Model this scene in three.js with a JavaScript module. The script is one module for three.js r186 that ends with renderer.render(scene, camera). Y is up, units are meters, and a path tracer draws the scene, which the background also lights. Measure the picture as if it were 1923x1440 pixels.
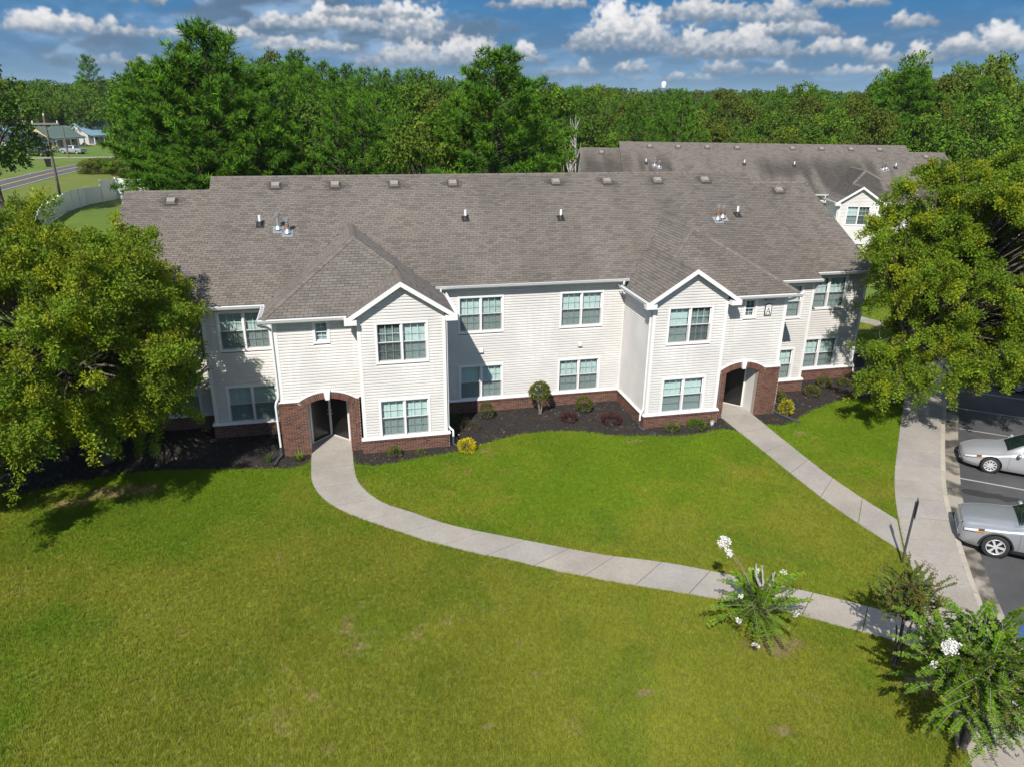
import * as THREE from 'three';
import { mergeGeometries, mergeVertices } from 'three/addons/utils/BufferGeometryUtils.js';
import { Brush, Evaluator, SUBTRACTION } from 'three-bvh-csg';
import { FontLoader } from 'three/addons/loaders/FontLoader.js';
import { TextGeometry } from 'three/addons/geometries/TextGeometry.js';

// ---------------------------------------------------------------- camera, sun, exposure
const scene = new THREE.Scene();
const camera = new THREE.PerspectiveCamera(54.98, 1024 / 766, 0.1, 9000);
const PSI = 0.2312, PITCH = 0.3725, ROLL = 0.0125;
camera.position.set(-7.875, 13.19, 29.85);
camera.lookAt(-7.875 + Math.sin(PSI) * Math.cos(PITCH), 13.19 - Math.sin(PITCH), 29.85 - Math.cos(PSI) * Math.cos(PITCH));
camera.rotateZ(ROLL);
scene.add(camera);
const renderer = new THREE.WebGLRenderer({ antialias: true });
renderer.setSize(1024, 766);
renderer.toneMapping = THREE.LinearToneMapping;
renderer.toneMappingExposure = 1.45;
renderer.shadowMap.enabled = true;
const sun = new THREE.DirectionalLight(new THREE.Color(1.0, 0.94, 0.85), 4.6);
sun.position.set(-57, 113, 100);
sun.castShadow = true;
sun.shadow.mapSize.set(4096, 4096);
Object.assign(sun.shadow.camera, { left: -60, right: 60, top: 60, bottom: -60, near: 1, far: 400 });
scene.add(sun); scene.add(sun.target);

// ---------------------------------------------------------------- small tools
function rng(seed) { let a = seed >>> 0; return () => { a = (a + 0x6D2B79F5) | 0; let t = Math.imul(a ^ (a >>> 15), 1 | a); t = (t + Math.imul(t ^ (t >>> 7), 61 | t)) ^ t; return ((t ^ (t >>> 14)) >>> 0) / 4294967296; }; }
const lerp = (a, b, t) => a + (b - a) * t, clamp = (x, a = 0, b = 1) => Math.min(b, Math.max(a, x));
const smooth = (a, b, x) => { const t = clamp((x - a) / (b - a)); return t * t * (3 - 2 * t); };
const V3 = (x, y, z) => new THREE.Vector3(x, y, z);
function hash2(i, j, s) { let h = Math.imul(i, 374761393) + Math.imul(j, 668265263) + Math.imul(s, 974711); h = Math.imul(h ^ (h >>> 13), 1274126177); return ((h ^ (h >>> 16)) >>> 0) / 4294967296; }
function vnoise(x, y, s = 0, per = 0) {
  const i = Math.floor(x), j = Math.floor(y), u = x - i, v = y - j, a = u * u * (3 - 2 * u), b = v * v * (3 - 2 * v);
  const w = per ? (k) => ((k % per) + per) % per : (k) => k;
  return lerp(lerp(hash2(w(i), w(j), s), hash2(w(i + 1), w(j), s), a), lerp(hash2(w(i), w(j + 1), s), hash2(w(i + 1), w(j + 1), s), a), b);
}
function fbm(x, y, oct = 4, s = 0, per = 0) { let r = 0, a = 0.5, t = 0; for (let k = 0; k < oct; k++) { r += a * vnoise(x, y, s + k * 17, per); t += a; a *= 0.5; x *= 2; y *= 2; per *= 2; } return r / t; }

// ---------------------------------------------------------------- sky: air and clouds only, cloud above the view raised for fill light
function makeSky() {
  const W = 4096, H = 2048, data = new Float32Array(W * H * 4), rnd = rng(77), D = Math.PI / 180;
  const rowOf = (el) => (el / 180 + 0.5) * H - 0.5, colOf = (az) => (az / 360 + 0.5) * W - 0.5;
  const sunAz = Math.atan2(100, -57) / D, blueHi = [0.016, 0.145, 0.35], blueLo = [0.15, 0.29, 0.43];
  for (let r = Math.floor(H / 2) - 2; r < H; r++) {                // clear air; broken cloud field out of view, thickened and brightened for fill light
    const el = ((r + 0.5) / H - 0.5) * 180, y = Math.sin(el * D), t = 1 - Math.exp(-Math.max(0, el) / 3.4);
    for (let c = 0; c < W; c++) {
      const az = ((c + 0.5) / W - 0.5) * 360, dsun = Math.cos((az - sunAz) * D), k = (r * W + c) * 4, warm = 1 + 0.35 * Math.max(0, dsun) * Math.exp(-(((el - 44) / 30) ** 2));
      for (let i = 0; i < 3; i++) data[k + i] = lerp(blueLo[i], blueHi[i], t) * warm * (1 - 0.2 * smooth(20, 90, el));
      data[k + 3] = 1;
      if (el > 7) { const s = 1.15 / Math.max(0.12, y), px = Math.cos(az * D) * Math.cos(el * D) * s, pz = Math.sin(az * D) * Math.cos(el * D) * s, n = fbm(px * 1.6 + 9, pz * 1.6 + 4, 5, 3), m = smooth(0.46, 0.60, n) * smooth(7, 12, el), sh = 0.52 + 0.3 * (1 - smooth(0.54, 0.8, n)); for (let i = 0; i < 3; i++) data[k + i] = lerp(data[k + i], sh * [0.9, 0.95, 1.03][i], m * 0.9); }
    }
  }
  // grey layered cloud low down, thicker on some sides: streaks along the horizon with paler folds
  for (let r = Math.floor(rowOf(0)); r < rowOf(12); r++) for (let c = 0; c < W; c++) {
    const el = ((r + 0.5) / H - 0.5) * 180, az = ((c + 0.5) / W - 0.5) * 360, k = (r * W + c) * 4;
    const big = smooth(0.35, 0.75, 0.5 + 0.5 * Math.cos((az + 116) * D * 2)) * 0.5 + 0.5 * smooth(0.3, 0.7, fbm(az / 13 + 0.3, 3.3, 2, 41));
    const wx = fbm(az * 0.45, el * 1.1, 4, 5) * 2.2, n = fbm(az * 0.2 + wx, el * 0.62 + wx * 0.25, 5, 9); let m = smooth(0.54 - 0.3 * big, 0.80 - 0.22 * big, n) * (0.55 + 0.45 * big) * smooth(0.3, 1.8, el) * (1 - smooth(9, 12, el)); m = Math.max(m, (0.25 + 0.4 * n) * smooth(0.2, 1.2, el) * (1 - smooth(3, 7, el)));
    const f = fbm(az * 0.5 + wx * 0.8, el * 1.5 + wx * 0.5, 5, 23), l = 0.72 + 0.85 * smooth(0.4, 0.8, f) + 0.5 * (f - 0.5);
    for (let i = 0; i < 3; i++) data[k + i] = lerp(data[k + i], [0.165, 0.245, 0.355][i] * l, m * 0.88);
  }
  // heaped clouds: az, base elevation, width, height (degrees)
  const heaps = [[-69.23, 3.2, 7.2, 2.9], [-61.9, 2.7, 8.6, 2.3], [-61.67, 4.9, 9.6, 2.1], [-50.9, 4.4, 2.6, 1.5], [-46.3, 2.8, 5.6, 1.9], [-50.97, 2.3, 4.4, 1.4], [-82.78, 1.9, 10, 2.2], [-77.0, 2.3, 4.6, 1.5], [-91.16, 2.7, 6.6, 1.5], [-84.02, 3.7, 3.6, 2.7], [-90.34, 4.1, 9, 1.5], [-102.9, 1.6, 5, 1.2], [-72.82, 1.5, 3.8, 1.2], [-68.4, 1.7, 2.8, 1.1], [-62.11, 1.7, 2.9, 1.2], [-58.66, 1.6, 3.6, 0.9], [-75.28, 5.75, 7, 1], [-55.3, 2.8, 4.6, 1.5], [-97.92, 3.3, 8.5, 1.3], [-53.97, 1.5, 5.2, 0.8], [-105.88, 3.3, 7.5, 1.4], [-86.71, 4.9, 6.4, 1.3], [-57.4, 4.0, 4.4, 1.5], [-94, 5.9, 9, 1.3], [-66, 6.9, 7, 2], [-104, 5.3, 8, 1.4], [-65.5, 1.1, 6.5, 0.7], [-80, 0.95, 8, 0.7], [-47.5, 1.3, 5, 0.8], [-55, 5.6, 5, 1.2]];
  for (let az = -40; az < 248; az += 3.0 + rnd() * 2) { const el = 1.2 + rnd() * 5.5; heaps.push([az, el, 2.5 + rnd() * 6.5, (0.7 + rnd() * 1.7) * (0.5 + el / 6)]); }
  heaps.sort((a, b) => a[1] - b[1]);
  const hr = rng(4211), S = [-0.36, 0.72, 0.59];
  for (const [haz, hel0, hw0, hh0] of heaps) {
    const hw = hw0 * 1.08, hh = hh0 * 1.15, hel = hel0 - 0.06;
    const puffs = [], nb = 3 + Math.floor(hw / 3), bumps = [...Array(nb)].map((_, i) => [((i + 0.5) / nb - 0.5) * 0.85 + (hr() - 0.5) * 0.2, 0.4 + hr() * 0.6, 0.09 + hr() * 0.1]), n = Math.round(30 + hw * 9);
    const topOf = (u) => { let t = 0.25; for (const [b, a, w] of bumps) t = Math.max(t, a * Math.exp(-(((u * 0.5 - b) / w) ** 2))); return t * Math.sqrt(Math.max(0, 1 - u * u * 0.9)); };
    for (let q = 0; q < n; q++) { const u = hr() * 2 - 1, tp = topOf(u), v = Math.pow(hr(), 0.75) * tp, rr = hh * (0.17 + 0.22 * hr()) * (0.55 + 0.6 * tp); puffs.push([haz + u * hw * 0.48, hel + Math.max(rr * 0.35, v * hh - rr * 0.5), rr]); }
    puffs.sort((a, b) => b[1] - a[1]);
    const dim = 0.84 + 0.16 * hr(), thin = 1 - smooth(1, 2.6, hel), sd = Math.floor(hr() * 97);
    for (const [paz, pel, pr] of puffs) {
      const r0 = Math.floor(rowOf(pel - pr * 1.5)), r1 = Math.ceil(rowOf(pel + pr * 1.5)), c0 = Math.floor(colOf(paz - pr * 1.7)), c1 = Math.ceil(colOf(paz + pr * 1.7));
      for (let r = Math.max(r0, H / 2); r <= r1; r++) for (let cc = c0; cc <= c1; cc++) {
        const c = ((cc % W) + W) % W, el = ((r + 0.5) / H - 0.5) * 180, az = ((cc + 0.5) / W - 0.5) * 360;
        const w1 = fbm(az * 3.2, el * 4.2, 5, sd) - 0.5, w2 = fbm(az * 3.2 + 31, el * 4.2, 5, sd + 7) - 0.5, dx = (az - paz) / (pr * 1.15) + w1 * 1.5, dy = (el - pel) / pr + w2 * 1.5, d = Math.sqrt(dx * dx + dy * dy); if (d > 1) continue;
        const below = smooth(hel - 0.15 * hh, hel + 0.3 * hh, el + w1 * 0.5 * hh), a = smooth(1, 0.3, d) * below * (0.85 - 0.4 * thin);
        const nz = Math.sqrt(Math.max(0, 1 - d * d)), li = Math.max(0, dx * S[0] + dy * S[1] + nz * S[2]), height = smooth(-0.05, 0.7, (el - hel) / hh + w2 * 0.6);
        const lum = (0.235 + 0.27 * height + 0.33 * li * (0.2 + 0.8 * height)) * dim * (1 - 0.12 * thin), q = smooth(0.2, 0.62, lum), tint = [lerp(0.70, 1.0, q), lerp(0.92, 0.99, q), lerp(1.2, 1, q)], k = (r * W + c) * 4;
        for (let i = 0; i < 3; i++) data[k + i] = lerp(data[k + i], lum * tint[i], a);
      }
    }
  }
  for (let r = Math.floor(H / 2); r < rowOf(7); r++) { const el = ((r + 0.5) / H - 0.5) * 180, t = 0.72 * Math.exp(-el / 1.25); for (let c = 0; c < W; c++) for (let i = 0; i < 3; i++) { const k = (r * W + c) * 4 + i; data[k] = lerp(data[k], [0.2, 0.31, 0.43][i], t); } } // thick air near the horizon
  for (let k = 0; k < (Math.floor(H / 2) - 2) * W; k++) { data[k * 4] = 0.08; data[k * 4 + 1] = 0.1; data[k * 4 + 2] = 0.1; data[k * 4 + 3] = 1; }
  for (let k = 0; k < data.length; k++) if (k % 4 < 3) data[k] *= 0.84;
  const t = new THREE.DataTexture(data, W, H, THREE.RGBAFormat, THREE.FloatType);
  t.mapping = THREE.EquirectangularReflectionMapping; t.magFilter = THREE.LinearFilter; t.needsUpdate = true;
  return t;
}
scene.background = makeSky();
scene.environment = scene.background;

// ---------------------------------------------------------------- geometry collector: real triangles with flat normals, uv in metres, vertex colours
class GB {
  constructor() { this.p = []; this.n = []; this.u = []; this.c = []; }
  tri(a, b, c, col) {
    const ux = b[0] - a[0], uy = b[1] - a[1], uz = b[2] - a[2], vx = c[0] - a[0], vy = c[1] - a[1], vz = c[2] - a[2];
    let nx = uy * vz - uz * vy, ny = uz * vx - ux * vz, nz = ux * vy - uy * vx; const l = Math.hypot(nx, ny, nz) || 1; nx /= l; ny /= l; nz /= l;
    const ax = Math.abs(nx), ay = Math.abs(ny), az = Math.abs(nz);
    for (const q of [a, b, c]) {
      this.p.push(q[0], q[1], q[2]); this.n.push(nx, ny, nz);
      if (ay >= ax && ay >= az) this.u.push(q[0], q[2]); else if (ax >= az) this.u.push(q[2], q[1]); else this.u.push(q[0], q[1]);
      if (col) this.c.push(col[0], col[1], col[2]);
    }
  }
  quad(a, b, c, d, col) { this.tri(a, b, c, col); this.tri(a, c, d, col); return this; }
  poly(pts, col) { for (let i = 1; i + 1 < pts.length; i++) this.tri(pts[0], pts[i], pts[i + 1], col); return this; }
  hex(v, col) { // v: 8 corners, 0-3 bottom (ccw from above), 4-7 top
    this.quad(v[3], v[2], v[1], v[0], col).quad(v[4], v[5], v[6], v[7], col);
    for (let i = 0; i < 4; i++) { const j = (i + 1) % 4; this.quad(v[i], v[j], v[j + 4], v[i + 4], col); }
    return this;
  }
  box(x0, x1, y0, y1, z0, z1, col) {
    if (x0 > x1) [x0, x1] = [x1, x0]; if (z0 > z1) [z0, z1] = [z1, z0];
    return this.hex([[x0, y0, z1], [x1, y0, z1], [x1, y0, z0], [x0, y0, z0], [x0, y1, z1], [x1, y1, z1], [x1, y1, z0], [x0, y1, z0]], col);
  }
  bar(a, b, w, h, col) { // straight bar of w x h from a to b
    const A = V3(...a), B = V3(...b), d = B.clone().sub(A).normalize(), up = Math.abs(d.y) > 0.95 ? V3(1, 0, 0) : V3(0, 1, 0), s = d.clone().cross(up).normalize().multiplyScalar(w / 2), t = s.clone().cross(d).normalize().multiplyScalar(h / 2);
    const c = (P, i, j) => [P.x + s.x * i + t.x * j, P.y + s.y * i + t.y * j, P.z + s.z * i + t.z * j];
    return this.hex([c(A, -1, -1), c(A, 1, -1), c(B, 1, -1), c(B, -1, -1), c(A, -1, 1), c(A, 1, 1), c(B, 1, 1), c(B, -1, 1)], col);
  }
  // sheet with thickness: polygon pts (3-D, planar, convex), pushed by -t along y
  slab(pts, t, col) { const q = pts.map((p) => [p[0], p[1] - t, p[2]]); this.poly(pts, col); this.poly([...q].reverse(), col); for (let i = 0; i < pts.length; i++) { const j = (i + 1) % pts.length; this.quad(pts[j], pts[i], q[i], q[j], col); } return this; }
  geo() {
    const g = new THREE.BufferGeometry();
    g.setAttribute('position', new THREE.Float32BufferAttribute(this.p, 3)); g.setAttribute('normal', new THREE.Float32BufferAttribute(this.n, 3)); g.setAttribute('uv', new THREE.Float32BufferAttribute(this.u, 2));
    if (this.c.length) g.setAttribute('color', new THREE.Float32BufferAttribute(this.c, 3));
    return g;
  }
}
const taken = {};
function numbered(name) { const n = taken[name] = (taken[name] ?? -1) + 1; return n ? name + '_' + String(n).padStart(3, '0') : name; }
function mesh(name, g, mat, parent) { const m = new THREE.Mesh(g instanceof GB ? g.geo() : g, mat); m.name = name; m.castShadow = m.receiveShadow = true; if (parent) parent.add(m); return m; }
function group(name, parent) { const g = new THREE.Group(); g.name = name; parent.add(g); return g; }
function tag(o, label, category, grp, kind) { if (label) o.userData.label = label; if (category) o.userData.category = category; if (grp) o.userData.group = grp; if (kind) o.userData.kind = kind; return o; }
function thing(name, label, category, [x, y, z] = [0, 0, 0], turn = 0, grp) { const o = new THREE.Group(); o.name = numbered(name); scene.add(o); o.position.set(x, y, z); o.rotation.y = turn; return tag(o, label, category, grp); }
function structure(name, g, mat) { const m = mesh(name, g, mat, scene); m.userData.kind = 'structure'; return m; }
function tubeGeo(pts, r, seg = 24, rad = 8) { const c = new THREE.CatmullRomCurve3(pts.map((p) => V3(...p)), false, 'catmullrom', 0.1); return new THREE.TubeGeometry(c, seg, r, rad); }
// tapered limb as a smooth tube, appended to arrays of a plain indexed geometry
function limbGeo(pts, r0, r1, rad = 7, seg = 8) {
  const c = new THREE.CatmullRomCurve3(pts.map((p) => (p.isVector3 ? p : V3(...p)))), g = new THREE.TubeGeometry(c, seg, 1, rad), P = g.attributes.position, N = g.attributes.normal;
  for (let i = 0; i < P.count; i++) { const k = Math.floor(i / (rad + 1)), t = k / seg, q = c.getPointAt(t), r = lerp(r0, r1, t); P.setXYZ(i, q.x + N.getX(i) * r, q.y + N.getY(i) * r, q.z + N.getZ(i) * r); }
  return g;
}

// ---------------------------------------------------------------- textures: grain and stains of the stuff itself
function tex(size, fn, meters, srgb = true, repeat = true) {
  const d = new Uint8Array(size * size * 4);
  for (let j = 0; j < size; j++) for (let i = 0; i < size; i++) { const v = fn(i / size, j / size, i, j), k = (j * size + i) * 4; for (let q = 0; q < 3; q++) d[k + q] = clamp(Array.isArray(v) ? v[q] : v) * 255; d[k + 3] = 255; }
  const t = new THREE.DataTexture(d, size, size); t.magFilter = t.minFilter = THREE.LinearFilter; if (repeat) t.wrapS = t.wrapT = THREE.RepeatWrapping;
  if (srgb) t.colorSpace = THREE.SRGBColorSpace; t.repeat.set(1 / meters, 1 / meters); t.needsUpdate = true; return t;
}
const std = (c, rough = 0.8, o = {}) => new THREE.MeshStandardMaterial({ color: new THREE.Color(...c), roughness: rough, ...o });
const phys = (c, rough = 0.8, o = {}) => new THREE.MeshPhysicalMaterial({ color: new THREE.Color(...c), roughness: rough, ...o });
const T = {
  grain: tex(512, (u, v, i, j) => 0.80 + 0.2 * (0.5 * hash2(i, j, 5) + 0.5 * fbm(u * 40, v * 40, 3, 8, 40)), 0.9),
  concrete: tex(1024, (u, v, i, j) => { const f = fbm(u * 6, v * 6, 5, 11, 6), s = fbm(u * 90, v * 90, 2, 31, 90), sp = hash2(i >> 1, j >> 1, 4) > 0.994 ? -0.12 : 0; return 0.72 + 0.28 * (0.55 * f + 0.3 * s + 0.15 * hash2(i, j, 2)) + sp; }, 5),
  concreteBump: tex(512, (u, v, i, j) => 0.5 * hash2(i, j, 2) + 0.5 * fbm(u * 60, v * 60, 3, 1, 60), 1.2, false),
  asphalt: tex(1024, (u, v, i, j) => { const f = fbm(u * 5, v * 5, 5, 19, 5); return 0.55 + 0.25 * f + 0.2 * hash2(i, j, 7) + (hash2(i, j, 9) > 0.985 ? 0.14 : 0); }, 4),
  asphaltBump: tex(512, (u, v, i, j) => hash2(i, j, 12), 1.4, false),
  siding: tex(1024, (u, v, i, j) => 0.87 + 0.07 * fbm(u * 5, v * 5, 4, 61, 5) + 0.07 * fbm(u * 60, v * 7, 3, 64, 60) * smooth(0.3, 0.6, fbm(u * 4, v * 4, 3, 66, 4)) + 0.02 * hash2(i, j, 3), 5.3),
  bark: tex(512, (u, v) => 0.45 + 0.55 * fbm(u * 30, v * 6, 5, 71, 6), 1, true),
};

// ---------------------------------------------------------------- materials of the buildings
const M = {
  siding: std([0.65, 0.635, 0.622], 0.55, { map: T.siding }),
  core: std([0.16, 0.15, 0.14], 0.9),
  white: std([0.68, 0.68, 0.68], 0.4, { map: T.siding }),
  vinyl: std([0.70, 0.70, 0.71], 0.35),
  soffit: std([0.6, 0.6, 0.6], 0.6),
  deck: std([0.045, 0.04, 0.038], 0.95),
  shingle: std([1, 1, 1], 0.93, { vertexColors: true, map: T.grain }),
  brick: std([1, 1, 1], 0.9, { vertexColors: true, map: T.grain }),
  mortar: std([0.42, 0.36, 0.30], 0.95, { map: T.grain }),
  glass: phys([0.80, 0.92, 0.925], 0.02, { transmission: 1, thickness: 0, ior: 1.52 }),
  blind: std([0.60, 0.61, 0.59], 0.6),
  screen: std([0.05, 0.055, 0.06], 0.9, { transparent: true, opacity: 0.38 }),
  grille: std([0.66, 0.70, 0.70], 0.5),
  room: std([0.10, 0.095, 0.09], 0.95),
  door: phys([0.012, 0.011, 0.011], 0.28, { clearcoat: 0.4, clearcoatRoughness: 0.2 }),
  doorframe: std([0.62, 0.61, 0.59], 0.5),
  brass: std([0.55, 0.52, 0.45], 0.3, { metalness: 1 }),
  ventTan: std([0.30, 0.265, 0.235], 0.6, { map: T.grain }),
  black: std([0.015, 0.015, 0.016], 0.6),
  galv: std([0.48, 0.5, 0.52], 0.42, { metalness: 0.75 }),
  rust: std([0.22, 0.10, 0.04], 0.85),
  drain: std([0.05, 0.055, 0.065], 0.5),
};
const shingleTone = (r) => { const k = r() < 0.14 ? 0.8 : r() < 0.2 ? 1.14 : 0.92 + 0.2 * r(), w = r(); return [0.168 * k * (1 + 0.07 * w), 0.151 * k, 0.135 * k * (1 - 0.05 * w)]; };
const SHM = [[0.168, 0.151, 0.135], [0.153, 0.136, 0.119], [0.187, 0.17, 0.152], [0.142, 0.127, 0.113], [0.178, 0.155, 0.134]].map((c) => std(c, 0.93, { map: T.grain }));
const brickTone = (r) => { const k = 0.75 + 0.5 * r(), h = r(); return h < 0.16 ? [0.08 * k, 0.043 * k, 0.036 * k] : [0.15 * k, 0.062 * k, 0.041 * k]; };
const BRM = [[0.15, 0.062, 0.041], [0.125, 0.05, 0.034], [0.18, 0.074, 0.048], [0.085, 0.044, 0.037], [0.14, 0.064, 0.043]].map((c) => std(c, 0.9, { map: T.grain }));

// convex clip of 2-D polygon by convex polygon (counter-clockwise)
function clipConvex(sub, win) {
  let out = sub;
  for (let i = 0; i < win.length && out.length; i++) {
    const a = win[i], b = win[(i + 1) % win.length], side = (p) => (b[0] - a[0]) * (p[1] - a[1]) - (b[1] - a[1]) * (p[0] - a[0]), nx = [];
    for (let k = 0; k < out.length; k++) { const p = out[k], q = out[(k + 1) % out.length], sp = side(p), sq = side(q); if (sp >= 0) nx.push(p); if ((sp >= 0) !== (sq >= 0)) { const t = sp / (sp - sq); nx.push([lerp(p[0], q[0], t), lerp(p[1], q[1], t)]); } }
    out = nx;
  }
  return out;
}
// one roof plane covered with tabbed shingles. pts: convex 3-D polygon whose lowest edge is the eave
const TAB = 0.305, EXPO = 0.143;
function shinglePlane(pts, rnd, gb, singles, stain, skip) {
  const P = pts.map((p) => V3(...p)), n = V3(0, 0, 0); for (let i = 0; i < P.length; i++) n.add(P[i].clone().cross(P[(i + 1) % P.length])); if (n.y < 0) { n.negate(); P.reverse(); } n.normalize();
  const ax = V3(0, 1, 0).cross(n).normalize(), up = n.clone().cross(ax).normalize(), o = P.reduce((a, b) => (b.y < a.y ? b : a));
  const poly = P.map((p) => { const d = p.clone().sub(o); return [d.dot(ax), d.dot(up)]; });
  let u0 = 1e9, u1 = -1e9, w1 = -1e9; for (const [u, w] of poly) { u0 = Math.min(u0, u); u1 = Math.max(u1, u); w1 = Math.max(w1, w); }
  const at = (u, w, h) => { const q = o.clone().addScaledVector(ax, u).addScaledVector(up, w).addScaledVector(n, h); return [q.x, q.y, q.z]; };
  for (let r = 0; r * EXPO < w1; r++) {
    const wl = r * EXPO, shift = ((r % 2) * 0.5 + (r % 5) * 0.07) * TAB;
    for (let k = Math.floor((u0 - shift) / TAB) - 1; k * TAB + shift < u1; k++) {
      const ua = k * TAB + shift + 0.008, ub = ua + TAB - 0.016, ju = (rnd() - 0.5) * 0.006;
      const full = [[ua, wl + 0.015 + ju], [ub, wl + 0.015 + ju], [ub, wl + EXPO + 0.004], [ua, wl + EXPO + 0.004]];
      const c = clipConvex(full, poly); if (c.length < 3) continue;
      let ar = 0; for (let i = 0; i < c.length; i++) { const a = c[i], b = c[(i + 1) % c.length]; ar += a[0] * b[1] - b[0] * a[1]; } if (Math.abs(ar) < 0.002) continue;
      if (skip && skip(...at((ua + ub) / 2, wl + 0.01, 0))) continue;
      let tone = shingleTone(rnd);
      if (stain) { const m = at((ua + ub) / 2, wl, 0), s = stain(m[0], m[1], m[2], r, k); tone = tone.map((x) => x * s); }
      if (singles && singles.list.length < singles.max && Math.abs(ar / 2 - 0.289 * 0.132) < 0.002) { singles.list.push(new THREE.Matrix4().makeBasis(ax, up, n).setPosition(...at(ua, wl + 0.015 + ju, 0))); continue; }
      const hh = (w) => 0.013 - 0.009 * clamp((w - wl) / EXPO), top = c.map(([u, w]) => at(u, w, hh(w))), bot = c.map(([u, w]) => at(u, w, -0.002));
      gb.poly(top, tone); for (let i = 0; i < c.length; i++) { const j = (i + 1) % c.length; if (c[i][1] + c[j][1] < 2 * (wl + EXPO * 0.93)) gb.quad(bot[i], bot[j], top[j], top[i], tone); }
    }
  }
}
const oneTab = (() => { const g = new GB(), L = 0.289, Wd = 0.132; const a = [[0, 0], [L, 0], [L, Wd], [0, Wd]], top = a.map(([u, w]) => [u, w, 0.013 - 0.009 * w / EXPO]), bot = a.map(([u, w]) => [u, w, -0.002]); g.poly(top); for (let i = 0; i < 3; i++) { const j = (i + 1) % 4; g.quad(bot[i], bot[j], top[j], top[i]); } g.quad(bot[3], bot[0], top[0], top[3]); const geo = g.geo(); return geo; })();
// ridge or hip caps: short overlapping saddles from a to b
function caps(a, b, nA, nB, rnd, gb) {
  const A = V3(...a), B = V3(...b), d = B.clone().sub(A), len = d.length(); d.normalize();
  const wing = (n) => { const w = n.clone().cross(d).normalize(); if (w.y > 0) w.negate(); return w; }, wa = wing(nA), wb = wing(nB), nn = nA.clone().add(nB).normalize();
  for (let s = 0; s < len; s += 0.14) {
    const tone = shingleTone(rnd), p = (t, w, k, h) => { const q = A.clone().addScaledVector(d, Math.min(len, t)).addScaledVector(nn, h); if (w) q.addScaledVector(w, k); return [q.x, q.y, q.z]; };
    const e = s + 0.15, h0 = 0.045, h1 = 0.028;
    for (const w of [wa, wb]) {
      const q = [p(s, w, 0.15, h0), p(e, w, 0.15, h1), p(e, null, 0, h1), p(s, null, 0, h0)], b2 = [p(s, w, 0.15, 0.0), p(e, w, 0.15, 0.0)];
      if (w === wa) gb.poly(q, tone); else gb.poly([...q].reverse(), tone);
      gb.quad(b2[0], b2[1], q[1], q[0], tone); gb.quad(p(s, null, 0, 0), b2[0], q[0], q[3], tone);
    }
  }
}

// ---------------------------------------------------------------- siding: dutch-lap boards, one course after another, cut round openings
const S_LOW = 0.6, COURSE = 0.1145; let boardsLeft = 310;
// frame: origin o, along a (unit), outward n; wall from 0..w, y0..y1; holes [[u0,u1,y0,y1]]; roofline(u)->max y (gables)
function sidingWall(name, parent, o, a, n, w, y0, y1, holes, detail, topAt) {
  const wall = group(name, parent), put = (u, y, d) => [o[0] + a[0] * u + n[0] * d, y, o[2] + a[2] * u + n[2] * d], all = new GB();
  for (let y = y0, r = 0; y < y1 - 0.01; y += COURSE, r++) {
    const yt = Math.min(y + COURSE, y1); let segs = [[0, w]];
    if (topAt) { const ym = (y + yt) / 2, s = topAt(ym); if (!s) continue; segs = [s]; }
    for (const [h0, h1, hy0, hy1] of holes) if (hy0 < yt - 0.02 && hy1 > y + 0.02) segs = segs.flatMap(([p, q]) => (h1 <= p || h0 >= q ? [[p, q]] : [[p, h0], [h1, q]].filter(([x, z]) => z - x > 0.01)));
    for (const [p, q] of segs) {
      const own = detail && boardsLeft-- > 0, gb = own ? new GB() : all;
      const prof = [[y, 0.0], [y, 0.035], [y + 0.008, 0.037], [y + (yt - y) * 0.6, 0.027], [yt, 0.003], [yt, 0.0]];
      for (let i = 0; i < prof.length - 1; i++) gb.quad(put(p, prof[i][0], prof[i][1]), put(q, prof[i][0], prof[i][1]), put(q, prof[i + 1][0], prof[i + 1][1]), put(p, prof[i + 1][0], prof[i + 1][1]));
      gb.poly(prof.map(([yy, d]) => put(p, yy, d)).reverse()); gb.poly(prof.map(([yy, d]) => put(q, yy, d)));
      if (own) mesh('siding_board', gb, M.siding, wall);
    }
  }
  if (all.p.length) mesh('siding', all, M.siding, wall).userData.kind = 'stuff';
  // the sheathing behind, with real openings
  const sh = new THREE.Shape(); if (topAt) { const b = topAt(y0 + 0.001), ym = y1, t = topAt(y1 - 0.02) ?? [w / 2, w / 2]; sh.moveTo(b[0], y0); sh.lineTo(b[1], y0); sh.lineTo(t[1], y1 - 0.02); sh.lineTo(t[0], y1 - 0.02); } else { const yb = y0 > 1 ? y0 : y0 - 0.25; sh.moveTo(0, yb); sh.lineTo(w, yb); sh.lineTo(w, y1); sh.lineTo(0, y1); } sh.closePath();
  for (const [h0, h1, hy0, hy1] of holes) { if (h0 < -0.01 || h1 > w + 0.01 || false) continue; const hp = new THREE.Path(); const hl = Math.max(hy0 + 0.03, y0 > 1 ? y0 + 0.002 : S_LOW); hp.moveTo(h0 + 0.03, hl); hp.lineTo(h0 + 0.03, hy1 - 0.03); hp.lineTo(h1 - 0.03, hy1 - 0.03); hp.lineTo(h1 - 0.03, hl); hp.closePath(); sh.holes.push(hp); }
  const g = new THREE.ExtrudeGeometry(sh, { depth: 0.14, bevelEnabled: false }); g.applyMatrix4(new THREE.Matrix4().makeBasis(V3(...a), V3(0, 1, 0), V3(...n)).setPosition(o[0] - n[0] * 0.141, 0, o[2] - n[2] * 0.141));
  mesh('sheathing', g, M.core, wall);
  return wall;
}
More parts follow.
